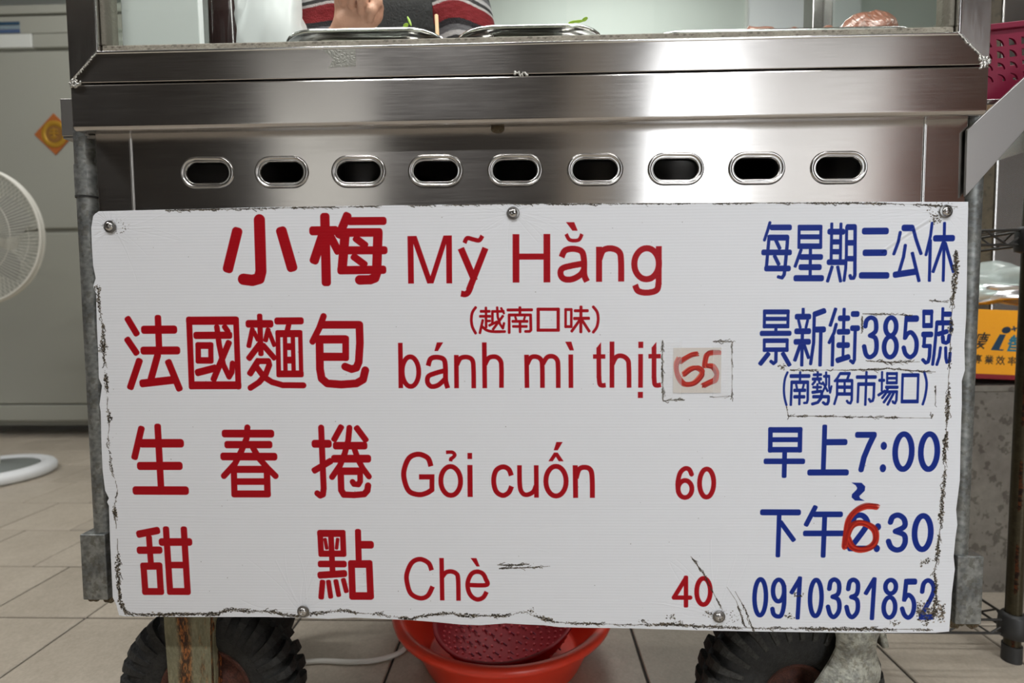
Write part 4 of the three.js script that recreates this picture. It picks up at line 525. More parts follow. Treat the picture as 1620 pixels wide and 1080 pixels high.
for (const x of [-0.69, 0.68]) part('rear_fork', join([boxAt(x - 0.03, x + 0.03, 0.12, 0.365, -0.36, -0.354), boxAt(x - 0.03, x + 0.03, 0.12, 0.365, -0.456, -0.45)]), M.galvanised, cart);
// fold-out side shelf with its diagonal brace
part('side_brace', metricUV(extrude(shapeOf([[0.678, 1.019], [0.677, 1.12], [0.758, 1.196], [0.82, 1.254], [0.82, 1.184], [0.763, 1.118]]), 0.003, 0.0008).translate(0, 0, -0.016)), M.dullSteel, cart);
part('side_shelf', boxAt(0.695, 1.02, 1.163, 1.172, -0.42, -0.03, 0.002), M.steel, cart);

// ---------------------------------------------------------------- the signboard
const MM = 0.001, SX = -0.7, SY = 1.02, TEXW = 1380, TEXH = 695, PX = 2048 / TEXW;
const pairs = (a) => { const o = []; for (let i = 0; i < a.length; i += 2) o.push([a[i], a[i + 1]]); return o; };
const canvas = (w, h) => { const c = document.createElement('canvas'); c.width = w; c.height = h; return c; };
const spline = (pts, n = 60) => new THREE.SplineCurve(pts.map(([x, y]) => new THREE.Vector2(x, y))).getPoints(n).map((p) => [p.x, p.y]);
function trace(ctx, pts) { ctx.beginPath(); pts.forEach(([x, y], i) => (i ? ctx.lineTo(x, y) : ctx.moveTo(x, y))); }
function pen(ctx, strokes, colour) {
  ctx.fillStyle = ctx.strokeStyle = colour; ctx.lineJoin = 'round';
  for (const [k, ...n] of strokes) {
    if (k === 'F') { trace(ctx, pairs(n)); ctx.closePath(); ctx.fill(); continue; }
    if (k === 'D') { ctx.beginPath(); ctx.ellipse(n[0], n[1], n[2], n[3], 0, 0, 7); ctx.fill(); continue; }
    if (k === 'E') { ctx.lineWidth = n[0]; ctx.beginPath(); ctx.ellipse(n[1], n[2], n[3], n[4], 0, 0, 7); ctx.stroke(); continue; }
    const [w, ...p] = n, pts = pairs(p);
    ctx.lineWidth = w;
    if (k === 'L') {                                     // straight stroke whose ends are rounded at the corners only
      const [[x0, y0], [x1, y1]] = pts, len = Math.hypot(x1 - x0, y1 - y0), r = Math.min(w * 0.36, len / 2);
      ctx.save(); ctx.translate(x0, y0); ctx.rotate(Math.atan2(y1 - y0, x1 - x0));
      ctx.beginPath(); ctx.moveTo(r, -w / 2); ctx.arcTo(len, -w / 2, len, w / 2, r); ctx.arcTo(len, w / 2, 0, w / 2, r); ctx.arcTo(0, w / 2, 0, -w / 2, r); ctx.arcTo(0, -w / 2, len, -w / 2, r); ctx.closePath(); ctx.fill(); ctx.restore();
      continue;
    }
    ctx.lineCap = k === 'B' || k === 'K' ? 'butt' : 'round';
    trace(ctx, k === 'C' || k === 'K' ? spline(pts) : pts); ctx.stroke();
  }
}
function alongLine(pts, every, fn) {
  for (let i = 0; i < pts.length - 1; i++) { const [x0, y0] = pts[i], [x1, y1] = pts[i + 1], L = Math.hypot(x1 - x0, y1 - y0); for (let s = 0; s < L; s += every) fn(x0 + (x1 - x0) * s / L, y0 + (y1 - y0) * s / L, -(y1 - y0) / L, (x1 - x0) / L); }
}
function blob(ctx, x, y, r) { ctx.beginPath(); for (let k = 0; k < 7; k++) { const a = k * 0.9, q = r * range(0.5, 1.25); ctx.lineTo(x + Math.cos(a) * q * 1.2, y + Math.sin(a) * q); } ctx.closePath(); ctx.fill(); }
function marker(ctx, pts, w, n) {                        // felt pen gone over several times
  for (let i = 0; i < n; i++) {
    const o = range(-w / 2, w / 2) * 0.8, q = range(-w / 2, w / 2) * 0.8;
    ctx.strokeStyle = ['rgba(178,26,12,0.6)', 'rgba(128,14,8,0.6)', 'rgba(206,58,30,0.5)'][i % 3]; ctx.lineWidth = range(w * 0.16, w * 0.34); ctx.lineCap = 'round'; ctx.lineJoin = 'round';
    trace(ctx, spline(pts.map(([x, y]) => [x + o + range(-0.5, 0.5), y + q + range(-0.5, 0.5)]))); ctx.stroke();
  }
}
const sheet = canvas(2048, Math.round(TEXH * PX)), ink = sheet.getContext('2d');
ink.fillStyle = 'rgb(225,228,234)'; ink.fillRect(0, 0, 2048, 1100);
ink.save(); ink.scale(PX, PX);
pen(ink, RED_PRINT, 'rgb(160,0,18)');
pen(ink, BLUE_PRINT, 'rgb(6,38,130)');
// the hand-drawn 6 over the printed hour, see-through felt pen
marker(ink, pairs(MARKER_SIX), 9.5, 26);
marker(ink, pairs(MARKER_SIX).slice(5), 8, 26);
// dirt that has gathered along the peeling rim, on the tape lines and round the screws
const grimeTones = ['rgba(38,32,24,0.9)', 'rgba(62,52,38,0.8)', 'rgba(28,24,20,0.95)', 'rgba(92,80,60,0.6)'];
function grime(line, spread, size, share, f) {
  ink.lineJoin = 'round';
  const wob = pairs(line).flatMap(([x, y], i, all) => (i < all.length - 1 ? Array.from({ length: 6 }, (_, k) => [x + (all[i + 1][0] - x) * k / 6 + range(-1, 1) * spread * 0.22, y + (all[i + 1][1] - y) * k / 6 + range(-1, 1) * spread * 0.22]) : [[x, y]]));
  for (let i = 0; i < wob.length - 3; i += 2) { if (rnd() > 0.72) continue; ink.strokeStyle = 'rgba(58,50,40,0.7)'; ink.lineWidth = size * range(0.25, 0.7); trace(ink, wob.slice(i, i + 4)); ink.stroke(); }
  alongLine(pairs(line), 0.55, (x, y, nx, ny) => {
    const local = n1(x * f + 40, y * f + 7, 256, 256); if (rnd() > share * step(0.12, 0.6, local) * 1.7) return;
    ink.fillStyle = grimeTones[Math.floor(rnd() * 4)]; const o = (rnd() + rnd() - 1) * spread * (0.4 + local);
    blob(ink, x + nx * o, y + ny * o, size * range(0.3, 1) * (0.5 + local));
    if (rnd() < 0.16) { ink.strokeStyle = grimeTones[Math.floor(rnd() * 3)]; ink.lineWidth = range(0.4, 1.1); ink.lineJoin = 'round'; let a = x + nx * o, b = y + ny * o; ink.beginPath(); ink.moveTo(a, b); for (let k = 0; k < 5; k++) { a += ny * range(0.4, 2.6) + nx * range(-1.4, 1.4); b += -nx * range(0.4, 2.6) + ny * range(-1.4, 1.4); ink.lineTo(a, b); } ink.stroke(); }
  });
}
grime(GRIME_LEFT, 4, 1.4, 0.75, 0.05); grime(GRIME_BOTTOM, 3.2, 1.3, 0.8, 0.04); grime(GRIME_RIGHT, 4, 1.4, 0.75, 0.05); grime(GRIME_TOP, 1.2, 0.9, 0.7, 0.05);
for (const l of LINES) {
  ink.strokeStyle = 'rgba(70,64,56,0.45)'; ink.lineWidth = 0.7; trace(ink, pairs(l)); ink.stroke();
  grime(l, 0.7, 0.8, 0.55, 0.09);
}
for (const [x, y] of SPOTS) for (let k = 0; k < 26; k++) { ink.fillStyle = grimeTones[k % 4]; blob(ink, x + (rnd() + rnd() - 1) * 10, y + (rnd() + rnd() - 1) * 6, range(0.3, 1.3)); }
for (let k = 0; k < 280; k++) { ink.fillStyle = ['rgba(70,60,48,0.75)', 'rgba(120,104,84,0.6)', 'rgba(40,34,28,0.85)'][k % 3]; blob(ink, range(1318, 1362), 656 + (rnd() + rnd() - 1) * 19, range(0.4, 1.9)); }
for (const [x, y] of [[GRIME_TOP[GRIME_TOP.length - 4], GRIME_TOP[GRIME_TOP.length - 3] + 4], [1015, 668], [42, 32]]) for (let k = 0; k < 60; k++) { ink.fillStyle = grimeTones[k % 4]; const a = rnd() * 6.3, q = range(8, 20); blob(ink, x + Math.cos(a) * q * 1.2, y + Math.sin(a) * q * 0.6, range(0.2, 0.9)); }
for (let k = 0; k < 130; k++) { ink.fillStyle = 'rgba(60,56,50,0.6)'; blob(ink, range(20, TEXW - 30), range(20, TEXH - 30), range(0.2, 0.8)); }
ink.restore();
const sheetMap = new THREE.CanvasTexture(sheet); sheetMap.colorSpace = THREE.SRGBColorSpace;
// relief: flutes of the corrugated board and wrinkles pulled by the screws
const relief = canvas(2048, Math.round(TEXH * PX)), rc = relief.getContext('2d');
rc.fillStyle = 'rgb(128,128,128)'; rc.fillRect(0, 0, 2048, 1100); rc.save(); rc.scale(PX, PX);
for (let y = 0; y < TEXH; y += 4.6) { rc.fillStyle = 'rgba(0,0,0,0.10)'; rc.fillRect(0, y, TEXW, 1.5); rc.fillStyle = 'rgba(255,255,255,0.08)'; rc.fillRect(0, y + 2.2, TEXW, 1.5); }
const SCREWS = [[34, 33], [678, 20], [1339, 26], [327, 664], [1005, 667]];
for (const [sx, sy] of SCREWS) for (let k = 0; k < 46; k++) {
  const a = rnd() * Math.PI * 2, l = range(25, 130), bend = range(-0.5, 0.5);
  rc.strokeStyle = k % 2 ? 'rgba(255,255,255,0.22)' : 'rgba(0,0,0,0.22)'; rc.lineWidth = range(0.8, 2.2);
  rc.beginPath(); rc.moveTo(sx + Math.cos(a) * 11, sy + Math.sin(a) * 11); rc.quadraticCurveTo(sx + Math.cos(a + bend / 2) * l * 0.6, sy + Math.sin(a + bend / 2) * l * 0.6, sx + Math.cos(a + bend) * l, sy + Math.sin(a + bend) * l); rc.stroke();
}
for (let k = 0; k < 150; k++) { rc.strokeStyle = k % 2 ? 'rgba(255,255,255,0.12)' : 'rgba(0,0,0,0.12)'; rc.lineWidth = range(0.8, 2.4); const x = range(0, TEXW), y = range(440, TEXH); rc.beginPath(); rc.moveTo(x, y); rc.lineTo(x + range(20, 160), y + range(-7, 7)); rc.stroke(); }
rc.strokeStyle = 'rgba(0,0,0,0.95)'; rc.lineWidth = 3; trace(rc, pairs(CREASE_TOP)); rc.stroke(); rc.strokeStyle = 'rgba(255,255,255,0.95)'; trace(rc, pairs(CREASE_TOP).map(([x, y]) => [x - 2, y - 4])); rc.stroke();
rc.restore();
const reliefMap = new THREE.CanvasTexture(relief);
const signMaterial = phys({ map: sheetMap, bumpMap: reliefMap, bumpScale: 0.0009, roughness: 0.45, specularIntensity: 0.4 });
const sign = thing('signboard', 'white plastic menu signboard with red and blue lettering screwed to the cart', 'sign', [0, 0, 0]);
const boardShape = shapeOf(pairs(OUTLINE).map(([x, y]) => [SX + x * MM, SY - y * MM]).reverse());
const boardGeometry = extrude(boardShape, 0.0042, 0.0006).translate(0, 0, -0.0048);
{
  const p = boardGeometry.attributes.position, uv = boardGeometry.attributes.uv;
  for (let i = 0; i < p.count; i++) uv.setXY(i, (p.getX(i) - SX) / (TEXW * MM), 1 - (SY - p.getY(i)) / (TEXH * MM));
}
part('board', boardGeometry, signMaterial, sign);
// pan-head screws on washers
const washerShape = lathe([[0.0042, 0], [0.0098, 0], [0.0101, 0.0008], [0.0092, 0.0018], [0.0042, 0.0022]], 32).rotateX(Math.PI / 2);
const headShape = (() => {            // cross driven into the head
  const cut = (a, b, op = SUBTRACTION) => new Evaluator().evaluate(a, b, op), solid = new Brush(mergeVertices(lathe([[0, 0.0006], [0.0068, 0.0006], [0.007, 0.0025], [0.0058, 0.0045], [0.0032, 0.0055], [0, 0.0058]], 28).rotateX(Math.PI / 2)));
  const slotA = new Brush(new THREE.BoxGeometry(0.0084, 0.0022, 0.0064).translate(0, 0, 0.0058)), slotB = new Brush(new THREE.BoxGeometry(0.0022, 0.0084, 0.0064).translate(0, 0, 0.0058));
  for (const b of [solid, slotA, slotB]) b.updateMatrixWorld();
  const g = cut(cut(solid, slotA), slotB).geometry; g.clearGroups();
  return g;
})();
SCREWS.forEach(([x, y], i) => {
  const s = new THREE.Group(); s.name = 'screw'; sign.add(s); s.position.set(SX + x * MM, SY - y * MM, 0.0012); s.rotation.z = i * 0.7 + 0.3;
  part('washer', washerShape, M.screwSteel, s); part('screw_head', headShape, M.rimSteel, s);
});
// paper price patch written over with felt pen, held by two strips of clear tape
const note = canvas(320, 320), nk = note.getContext('2d');
nk.fillStyle = 'rgb(207,201,195)'; nk.fillRect(0, 0, 320, 320); nk.scale(320 / 76, 320 / 72);
for (let k = 0; k < 300; k++) { nk.fillStyle = k % 2 ? 'rgba(255,255,255,0.2)' : 'rgba(160,150,140,0.2)'; nk.fillRect(range(0, 76), range(0, 72), range(0.5, 3), 0.5); }
marker(nk, [[36, 9], [28, 11], [18, 16], [9, 22]], 9, 24);
marker(nk, [[10, 18], [6, 28], [7, 42], [14, 54], [22, 58], [34, 56], [44, 46], [46, 38], [38, 32], [28, 34], [18, 42]], 7, 40);
marker(nk, [[72, 8], [60, 8], [53, 11], [50, 22], [49, 29]], 8, 26);
marker(nk, [[54, 29], [62, 31], [68, 42], [66, 51], [58, 55], [48, 60]], 8, 30);
const noteMap = new THREE.CanvasTexture(note); noteMap.colorSpace = THREE.SRGBColorSpace;
const planar = (g, x0, x1, y0, y1) => { const p = g.attributes.position, uv = g.attributes.uv; for (let i = 0; i < p.count; i++) uv.setXY(i, (p.getX(i) - x0) / (x1 - x0), (p.getY(i) - y0) / (y1 - y0)); return g; };
part('price_patch', planar(boxAt(SX + 0.9282, SX + 1.003, SY - 0.3038, SY - 0.2324, 0.0006, 0.001, 0.0001), SX + 0.9272, SX + 1.004, SY - 0.3043, SY - 0.2319), std({ map: noteMap, roughness: 0.7 }), sign);
const clearTape = phys({ color: lin(0.95, 0.95, 0.95), roughness: 0.15, transparent: true, opacity: 0.1 });
part('tape_strip', metricUV(extrude(shapeOf([[SX + 0.9122, SY - 0.3166], [SX + 0.9415, SY - 0.3135], [SX + 0.9415, SY - 0.222], [SX + 0.9114, SY - 0.2205]]), 0.0002).translate(0, 0, 0.0012)), clearTape, sign);
part('tape_strip', metricUV(extrude(shapeOf([[SX + 0.9905, SY - 0.312], [SX + 1.0208, SY - 0.309], [SX + 1.0198, SY - 0.2215], [SX + 0.9901, SY - 0.2235]]), 0.0002).translate(0, 0, 0.0012)), clearTape, sign);
// ---------------------------------------------------------------- under the cart
const basin = thing('plastic_basin', 'round orange-red plastic basin on the floor under the cart', 'basin', [-0.066, 0, -0.452]);
part('bowl', lathe([[0, 0.006], [0.175, 0.006], [0.186, 0.01], [0.238, 0.118], [0.243, 0.126], [0.252, 0.1315], [0.264, 0.131], [0.2695, 0.124], [0.267, 0.114], [0.259, 0.111], [0.251, 0.119], [0.246, 0.118], [0.194, 0.006], [0.188, 0], [0, 0]], 96), M.orange, basin);
const colander = thing('plastic_colander', 'dark red perforated colander with pink dots for light in its holes lying inside the basin', 'colander', [-0.05, 0.0, -0.455]);
const bowlR = 0.168, bowlAt = (a, t) => { const r = bowlR * Math.sin(t), y = 0.012 + 0.1 * (1 - Math.cos(t)); return V(Math.cos(a) * r, y, Math.sin(a) * r); };
part('sieve_bowl', lathe([...Array.from({ length: 14 }, (_, k) => { const t = Math.PI / 2 * k / 13; return [bowlR * Math.sin(t), 0.012 + 0.1 * (1 - Math.cos(t))]; }), [0.176, 0.114], [0.178, 0.11], [0.172, 0.106], ...Array.from({ length: 10 }, (_, k) => { const t = Math.PI / 2 * (1 - k / 9); return [(bowlR - 0.004) * Math.sin(t) + 0.0025, 0.008 + 0.1 * (1 - Math.cos(t))]; })], 64), M.crimson, colander).rotation.set(0.12, 0, 0.1);
{
  const bead = new THREE.IcosahedronGeometry(0.0034, 1), ridge = rbox(0.003, 0.003, 0.014, 0.001, 1), holeDots = [], ridges = [];
  for (let r = 1; r < 10; r++) { const t = r * 0.13, n = Math.round(r * 6.2); for (let k = 0; k < n; k++) { const a = 2 * Math.PI * (k + (r % 2) / 2) / n, p = bowlAt(a, t); holeDots.push(bead.clone().translate(p.x, p.y + 0.001, p.z)); if (k % 2 && r < 8) ridges.push(ridge.clone().rotateY(0.7).translate(p.x + 0.008, p.y + 0.001, p.z + 0.004)); } }
  const b = part('hole_light_dots', join(holeDots), M.holeLightPink, colander); b.rotation.set(0.12, 0, 0.1); b.userData = { kind: 'stuff' };  // pink dots put the light seen through the sieve holes into colour
  const q = part('sieve_ridges', join(ridges), M.magenta, colander); q.rotation.set(0.12, 0, 0.1); q.userData = { kind: 'stuff' };
}
single('power_cable', tube([[-0.69, 0.006, -0.26], [-0.64, 0.006, -0.34], [-0.585, 0.006, -0.38], [-0.516, 0.006, -0.397], [-0.423, 0.006, -0.395], [-0.365, 0.006, -0.405], [-0.318, 0.006, -0.438], [-0.29, 0.006, -0.56], [-0.18, 0.006, -0.72], [0.1, 0.006, -0.85], [0.4, 0.006, -0.95]], 0.006, 90, 10), M.cable, 'white power cable lying on the tiles behind the basin', 'cable');

// ---------------------------------------------------------------- inside the display case
function roundRect(w, d, r, n = 6) { const p = []; for (const [cx, cz, a0] of [[w / 2 - r, d / 2 - r, 0], [-w / 2 + r, d / 2 - r, 1], [-w / 2 + r, -d / 2 + r, 2], [w / 2 - r, -d / 2 + r, 3]]) for (let k = 0; k <= n; k++) { const a = (a0 + k / n) * Math.PI / 2; p.push([cx + Math.cos(a) * r, cz + Math.sin(a) * r]); } return p; }
function trayGeometry(w, d, h) {
  const rings = [[0, 0, 0.02, 0.03], [0.0, 0.004, 0.012, 0.034], [h * 0.55, h * 0.55, 0.008, 0.044], [h - 0.012, 0, 0.004, 0.05], [h - 0.003, 0, -0.008, 0.056], [h, 0, -0.02, 0.06], [h - 0.002, 0, -0.0245, 0.062], [h - 0.006, 0, -0.0255, 0.063], [h - 0.0075, 0, -0.0225, 0.062], [h - 0.004, 0, -0.012, 0.058], [h - 0.013, 0, 0.0025, 0.05], [0.003, 0, 0.012, 0.04], [0.002, 0, 0.03, 0.03]];
  const pos = [], idx = []; let n = 0;
  rings.forEach(([y, , inset, r]) => { const p = roundRect(w - 2 * inset, d - 2 * inset, r); n = p.length; p.forEach(([x, z]) => pos.push(x, y, z)); });
  for (let r = 0; r < rings.length - 1; r++) for (let k = 0; k < n; k++) { const a = r * n + k, b = r * n + (k + 1) % n; idx.push(a, a + n, b, b, a + n, b + n); }
  for (const [r, flip] of [[0, false], [rings.length - 1, true]]) { const c = pos.length / 3; pos.push(0, rings[r][0], 0); for (let k = 0; k < n; k++) { const a = r * n + k, b = r * n + (k + 1) % n; flip ? idx.push(c, b, a) : idx.push(c, a, b); } }
  const g = new THREE.BufferGeometry(); g.setAttribute('position', new THREE.Float32BufferAttribute(pos, 3)); g.setIndex(idx); g.computeVertexNormals();
  const uv = []; for (let i = 0; i < pos.length / 3; i++) uv.push(pos[i * 3], pos[i * 3 + 2]); g.setAttribute('uv', new THREE.Float32BufferAttribute(uv, 2));
  return g;
}
const CY = 1.2066;
[[-0.405, -0.132, 0.094, 'beside the white cutting board'], [-0.118, 0.128, 0.0935, 'in the middle of the display case'], [0.18, 0.633, 0.079, 'heaped with roast meat in the display case']].forEach(([x0, x1, h, where]) => single('food_tray', trayGeometry(x1 - x0 - 0.05, 0.28, h), M.polished, 'deep stainless steel food tray ' + where, 'tray', [(x0 + x1) / 2, CY, -0.19], 'steel food trays'));
function lumpGeometry(rx, ry, rz, seed, rough = 0.22) {
  const g = mergeVertices(new THREE.IcosahedronGeometry(1, 5).deleteAttribute('normal').deleteAttribute('uv')), p = g.attributes.position;
  for (let i = 0; i < p.count; i++) { const x = p.getX(i), y = p.getY(i), z = p.getZ(i), k = 1 + rough * (n1(x * 2 + seed + 20, y * 2 + z + 30, 256, 256) - 0.5) * 2 + rough * 0.6 * (n2(x * 5 + z * 3 + seed + 50, y * 5 + 60, 256, 256) - 0.5); p.setXYZ(i, x * k * rx, y * k * ry, z * k * rz); }
  g.computeVertexNormals();
  const uv = []; for (let i = 0; i < p.count; i++) uv.push(p.getX(i), p.getY(i) + p.getZ(i)); g.setAttribute('uv', new THREE.Float32BufferAttribute(uv, 2));
  return g;
}
[[0.575, 1.3, -0.115, 0.048, 0.052, 0.055, 'large dark-edged roast meat joint at the end of the tray'], [0.505, 1.29, -0.115, 0.04, 0.04, 0.05, 'pale glossy roast meat piece against the large joint'], [0.445, 1.287, -0.11, 0.026, 0.038, 0.035, 'small roast meat piece in front of the white panel'], [0.392, 1.285, -0.11, 0.034, 0.037, 0.035, 'small roast meat piece beside the clear dome lid'], [0.42, 1.24, -0.24, 0.14, 0.03, 0.07, 'flat roast meat slab at the bottom of the tray']].forEach(([x, y, z, a, b, c, label], i) => single('roast_meat', lumpGeometry(a, b, c, i * 7), M.meat, label, 'meat', [x, y, z], 'roast meat in the wide tray'));
const lid = single('dome_lid', new THREE.SphereGeometry(0.06, 40, 14, 0, Math.PI * 2, 0, Math.PI / 2).scale(1, 0.8, 1), M.film, 'clear plastic dome lid standing behind the meat tray', 'lid', [0.36, 1.29, -0.27]);
// scraps of herb on the rims
const leafShape = (() => { const g = new THREE.SphereGeometry(1, 12, 8).scale(0.004, 0.0016, 0.0075); return g; })();
[[-0.196, 1.3135, -0.05, 0.6, 'green herb scrap on the rim beside the chopstick'], [-0.19, 1.32, -0.05, 1.2, 'bent green herb scrap standing on the tray rim'], [0.085, 1.3135, -0.05, 0.1, 'dark green herb sprig on the middle tray rim']].forEach(([x, y, z, a, label], i) => { const m = single('herb_scrap', i === 1 ? leafShape.clone().scale(1, 1, 1.2).rotateX(1.2).rotateY(a) : i === 2 ? join([leafShape.clone().rotateY(1.4), leafShape.clone().rotateY(0.4).translate(0.01, 0.003, 0), leafShape.clone().rotateY(1.8).rotateZ(0.3).translate(-0.01, -0.001, 0)]) : leafShape.clone().rotateY(a), M.herb, label, 'herb', [x, y, z], 'herb scraps'); });
single('chopstick', bar([-0.149, 1.215, -0.1], [-0.163, 1.385, -0.16], 0.0035, 10), M.wood, 'pale wooden chopstick standing between two trays', 'chopstick');
const cutShape = shapeOf([[-0.065, 0], [0.066, 0], [0.062, 0.34], [-0.065, 0.34]]);
cutShape.holes.push(new THREE.Path(Array.from({ length: 24 }, (_, k) => { const a = k / 24 * Math.PI * 2, x = Math.cos(a) * 0.006, y = Math.sin(a) * 0.012; return new THREE.Vector2(-0.0555 + x * 0.85 + y * -0.4, 0.086 + y * 0.85 + x * 0.4); })));
single('cutting_board', metricUV(extrude(cutShape, 0.01, 0.002)), M.whitePlastic, 'white plastic cutting board with an oval hole standing behind the glass', 'cutting board', [-0.597, CY, -0.052]);
const bottle = thing('sauce_bottle', 'tall dark sauce bottle standing behind the white cutting board', 'bottle', [-0.628, CY, -0.3]);
part('glass_body', lathe([[0, 0], [0.03, 0], [0.032, 0.006], [0.032, 0.36], [0.028, 0.4], [0.014, 0.44], [0.013, 0.48], [0, 0.48]], 32), phys({ color: lin(0.02, 0.01, 0.01), roughness: 0.12 }), bottle);
part('cap', cyl(0.016, 0.03, 20).translate(0, 0.49, 0), M.crimson, bottle);
single('plastic_bag', lumpGeometry(0.07, 0.17, 0.05, 3, 0.3), M.bag, 'crumpled white plastic bag standing beside the first tray', 'bag', [-0.475, CY + 0.165, -0.19]).geometry.computeBoundingBox();

// ---------------------------------------------------------------- the person behind the cart
function field(center, half, res, fn) {
  const mc = new MarchingCubes(res, M.skin, false, false, 400000); mc.isolation = 0;
  const h = res / 2;
  for (let k = 0; k < res; k++) for (let j = 0; j < res; j++) for (let i = 0; i < res; i++) mc.field[i + j * res + k * res * res] = -fn(center[0] + (i - h) / h * half, center[1] + (j - h) / h * half, center[2] + (k - h) / h * half);
  mc.update();
  const g = new THREE.BufferGeometry(), n = mc.count;
  g.setAttribute('position', new THREE.BufferAttribute(mc.positionArray.slice(0, n * 3).map((v, i) => v * half + center[i % 3]), 3));
  const m = mergeVertices(g, 1e-5); m.computeVertexNormals();
  const p = m.attributes.position, uv = []; for (let i = 0; i < p.count; i++) uv.push(p.getX(i), p.getY(i)); m.setAttribute('uv', new THREE.Float32BufferAttribute(uv, 2));
  return m;
}
const capsule = (a, b, ra, rb) => (x, y, z) => { const dx = b[0] - a[0], dy = b[1] - a[1], dz = b[2] - a[2], px = x - a[0], py = y - a[1], pz = z - a[2], t = Math.max(0, Math.min(1, (px * dx + py * dy + pz * dz) / (dx * dx + dy * dy + dz * dz))); return Math.hypot(px - dx * t, py - dy * t, pz - dz * t) - ra - (rb - ra) * t; };
const blend = (list, k) => (x, y, z) => { let d = list[0](x, y, z); for (let i = 1; i < list.length; i++) { const e = list[i](x, y, z), h = Math.max(0, Math.min(1, 0.5 + 0.5 * (e - d) / k)); d = e + (d - e) * h - k * h * (1 - h); } return d; };
const ellipsoid = (c, r) => (x, y, z) => { const q = Math.hypot((x - c[0]) / r[0], (y - c[1]) / r[1], (z - c[2]) / r[2]); return (q - 1) * Math.min(...r); };
const person = thing('person', 'person in a red, white and grey striped top reaching over the food trays', 'person');
const chain = (pts, radii) => pts.slice(0, -1).map((p, i) => capsule(p, pts[i + 1], radii[i], radii[i + 1]));
// fist closed at chest height, knuckles towards the glass
const finger = (bx, by, bz, s) => chain([[bx, by, bz], [bx + 0.004, by - 0.004, bz + 0.03 * s], [bx - 0.006, by - 0.028 * s, bz + 0.036 * s], [bx - 0.014, by - 0.036 * s, bz + 0.016]], [0.0105, 0.0098, 0.0092, 0.008]);
const handField = blend([
  capsule([-0.385, 1.418, -0.3], [-0.36, 1.435, -0.28], 0.027, 0.03), capsule([-0.36, 1.435, -0.28], [-0.325, 1.462, -0.262], 0.03, 0.03), capsule([-0.345, 1.425, -0.275], [-0.312, 1.445, -0.258], 0.026, 0.026),
  ...finger(-0.345, 1.492, -0.258, 0.95), ...finger(-0.327, 1.487, -0.25, 1.05), ...finger(-0.308, 1.474, -0.25, 1.0), ...finger(-0.294, 1.454, -0.255, 0.85),
  ...chain([[-0.372, 1.45, -0.27], [-0.366, 1.478, -0.24], [-0.35, 1.484, -0.218], [-0.336, 1.474, -0.212]], [0.014, 0.012, 0.011, 0.009]),
], 0.006);
const headField = blend([ellipsoid([-0.3, 1.775, -0.315], [0.076, 0.112, 0.092]), ellipsoid([-0.3, 1.715, -0.275], [0.052, 0.05, 0.055]), capsule([-0.3, 1.755, -0.222], [-0.3, 1.738, -0.212], 0.009, 0.013), ellipsoid([-0.3, 1.705, -0.226], [0.022, 0.007, 0.01]), ellipsoid([-0.378, 1.765, -0.32], [0.01, 0.03, 0.02]), ellipsoid([-0.222, 1.765, -0.32], [0.01, 0.03, 0.02]), capsule([-0.3, 1.6, -0.375], [-0.3, 1.7, -0.335], 0.055, 0.05)], 0.018);
const otherHand = blend([capsule([-0.13, 1.35, -0.37], [-0.15, 1.345, -0.33], 0.026, 0.03), ...[-0.17, -0.155, -0.14, -0.126].flatMap((x, i) => chain([[x, 1.345, -0.32], [x - 0.004, 1.34, -0.285], [x - 0.006, 1.325, -0.268]], [0.01, 0.0095, 0.008])), ...chain([[-0.175, 1.345, -0.35], [-0.192, 1.342, -0.32], [-0.194, 1.332, -0.3]], [0.012, 0.011, 0.009])], 0.006);
const armField = blend([capsule([-0.505, 1.345, -0.385], [-0.385, 1.418, -0.3], 0.042, 0.028)], 0.01);
part('body', join([field([-0.34, 1.455, -0.262], 0.085, 60, handField), field([-0.3, 1.69, -0.3], 0.19, 60, (x, y, z) => headField(x, y + 0.035, z)), field([-0.45, 1.38, -0.34], 0.13, 30, armField), field([-0.15, 1.34, -0.32], 0.09, 48, otherHand)]), M.skin, person);
const knit = dataTexture(64, 256, (u, v) => {                       // bands of dyed yarn
  const w = v * 4 + 0.06 * Math.sin(u * 12.566) , b = w - Math.floor(w), f = 0.12 * (n3(u * 32, v * 200, 32, 200) - 0.5);
  const c = b < 0.42 ? [0.5, 0.1, 0.13] : b < 0.5 ? [0.75, 0.72, 0.72] : b < 0.6 ? [0.2, 0.19, 0.2] : b < 0.72 ? [0.72, 0.7, 0.71] : b < 0.86 ? [0.4, 0.39, 0.41] : [0.14, 0.12, 0.14];
  return c.map((q) => q + f);
}, true);
const shirtField = blend([ellipsoid([-0.3, 1.36, -0.47], [0.17, 0.24, 0.105]), ellipsoid([-0.3, 1.14, -0.6], [0.155, 0.2, 0.115]), capsule([-0.44, 1.52, -0.41], [-0.16, 1.52, -0.41], 0.068, 0.068), capsule([-0.44, 1.52, -0.41], [-0.51, 1.34, -0.39], 0.07, 0.056), capsule([-0.51, 1.34, -0.39], [-0.43, 1.39, -0.332], 0.054, 0.044), capsule([-0.16, 1.53, -0.41], [-0.075, 1.33, -0.44], 0.07, 0.058), capsule([-0.075, 1.33, -0.44], [-0.13, 1.35, -0.375], 0.054, 0.042)], 0.04);
part('striped_top', field([-0.3, 1.3, -0.45], 0.42, 80, shirtField), std({ map: repeated(knit, 4, 3.4), roughness: 0.9, bumpMap: repeated(softNoise, 30), bumpScale: 0.002 }), person);
part('apron', field([-0.3, 1.25, -0.45], 0.4, 64, (x, y, z) => Math.max(shirtField(x, y, z) - 0.009, Math.abs(x + 0.285) - 0.085, y - 1.57, -(z + 0.46))), M.vest, person);
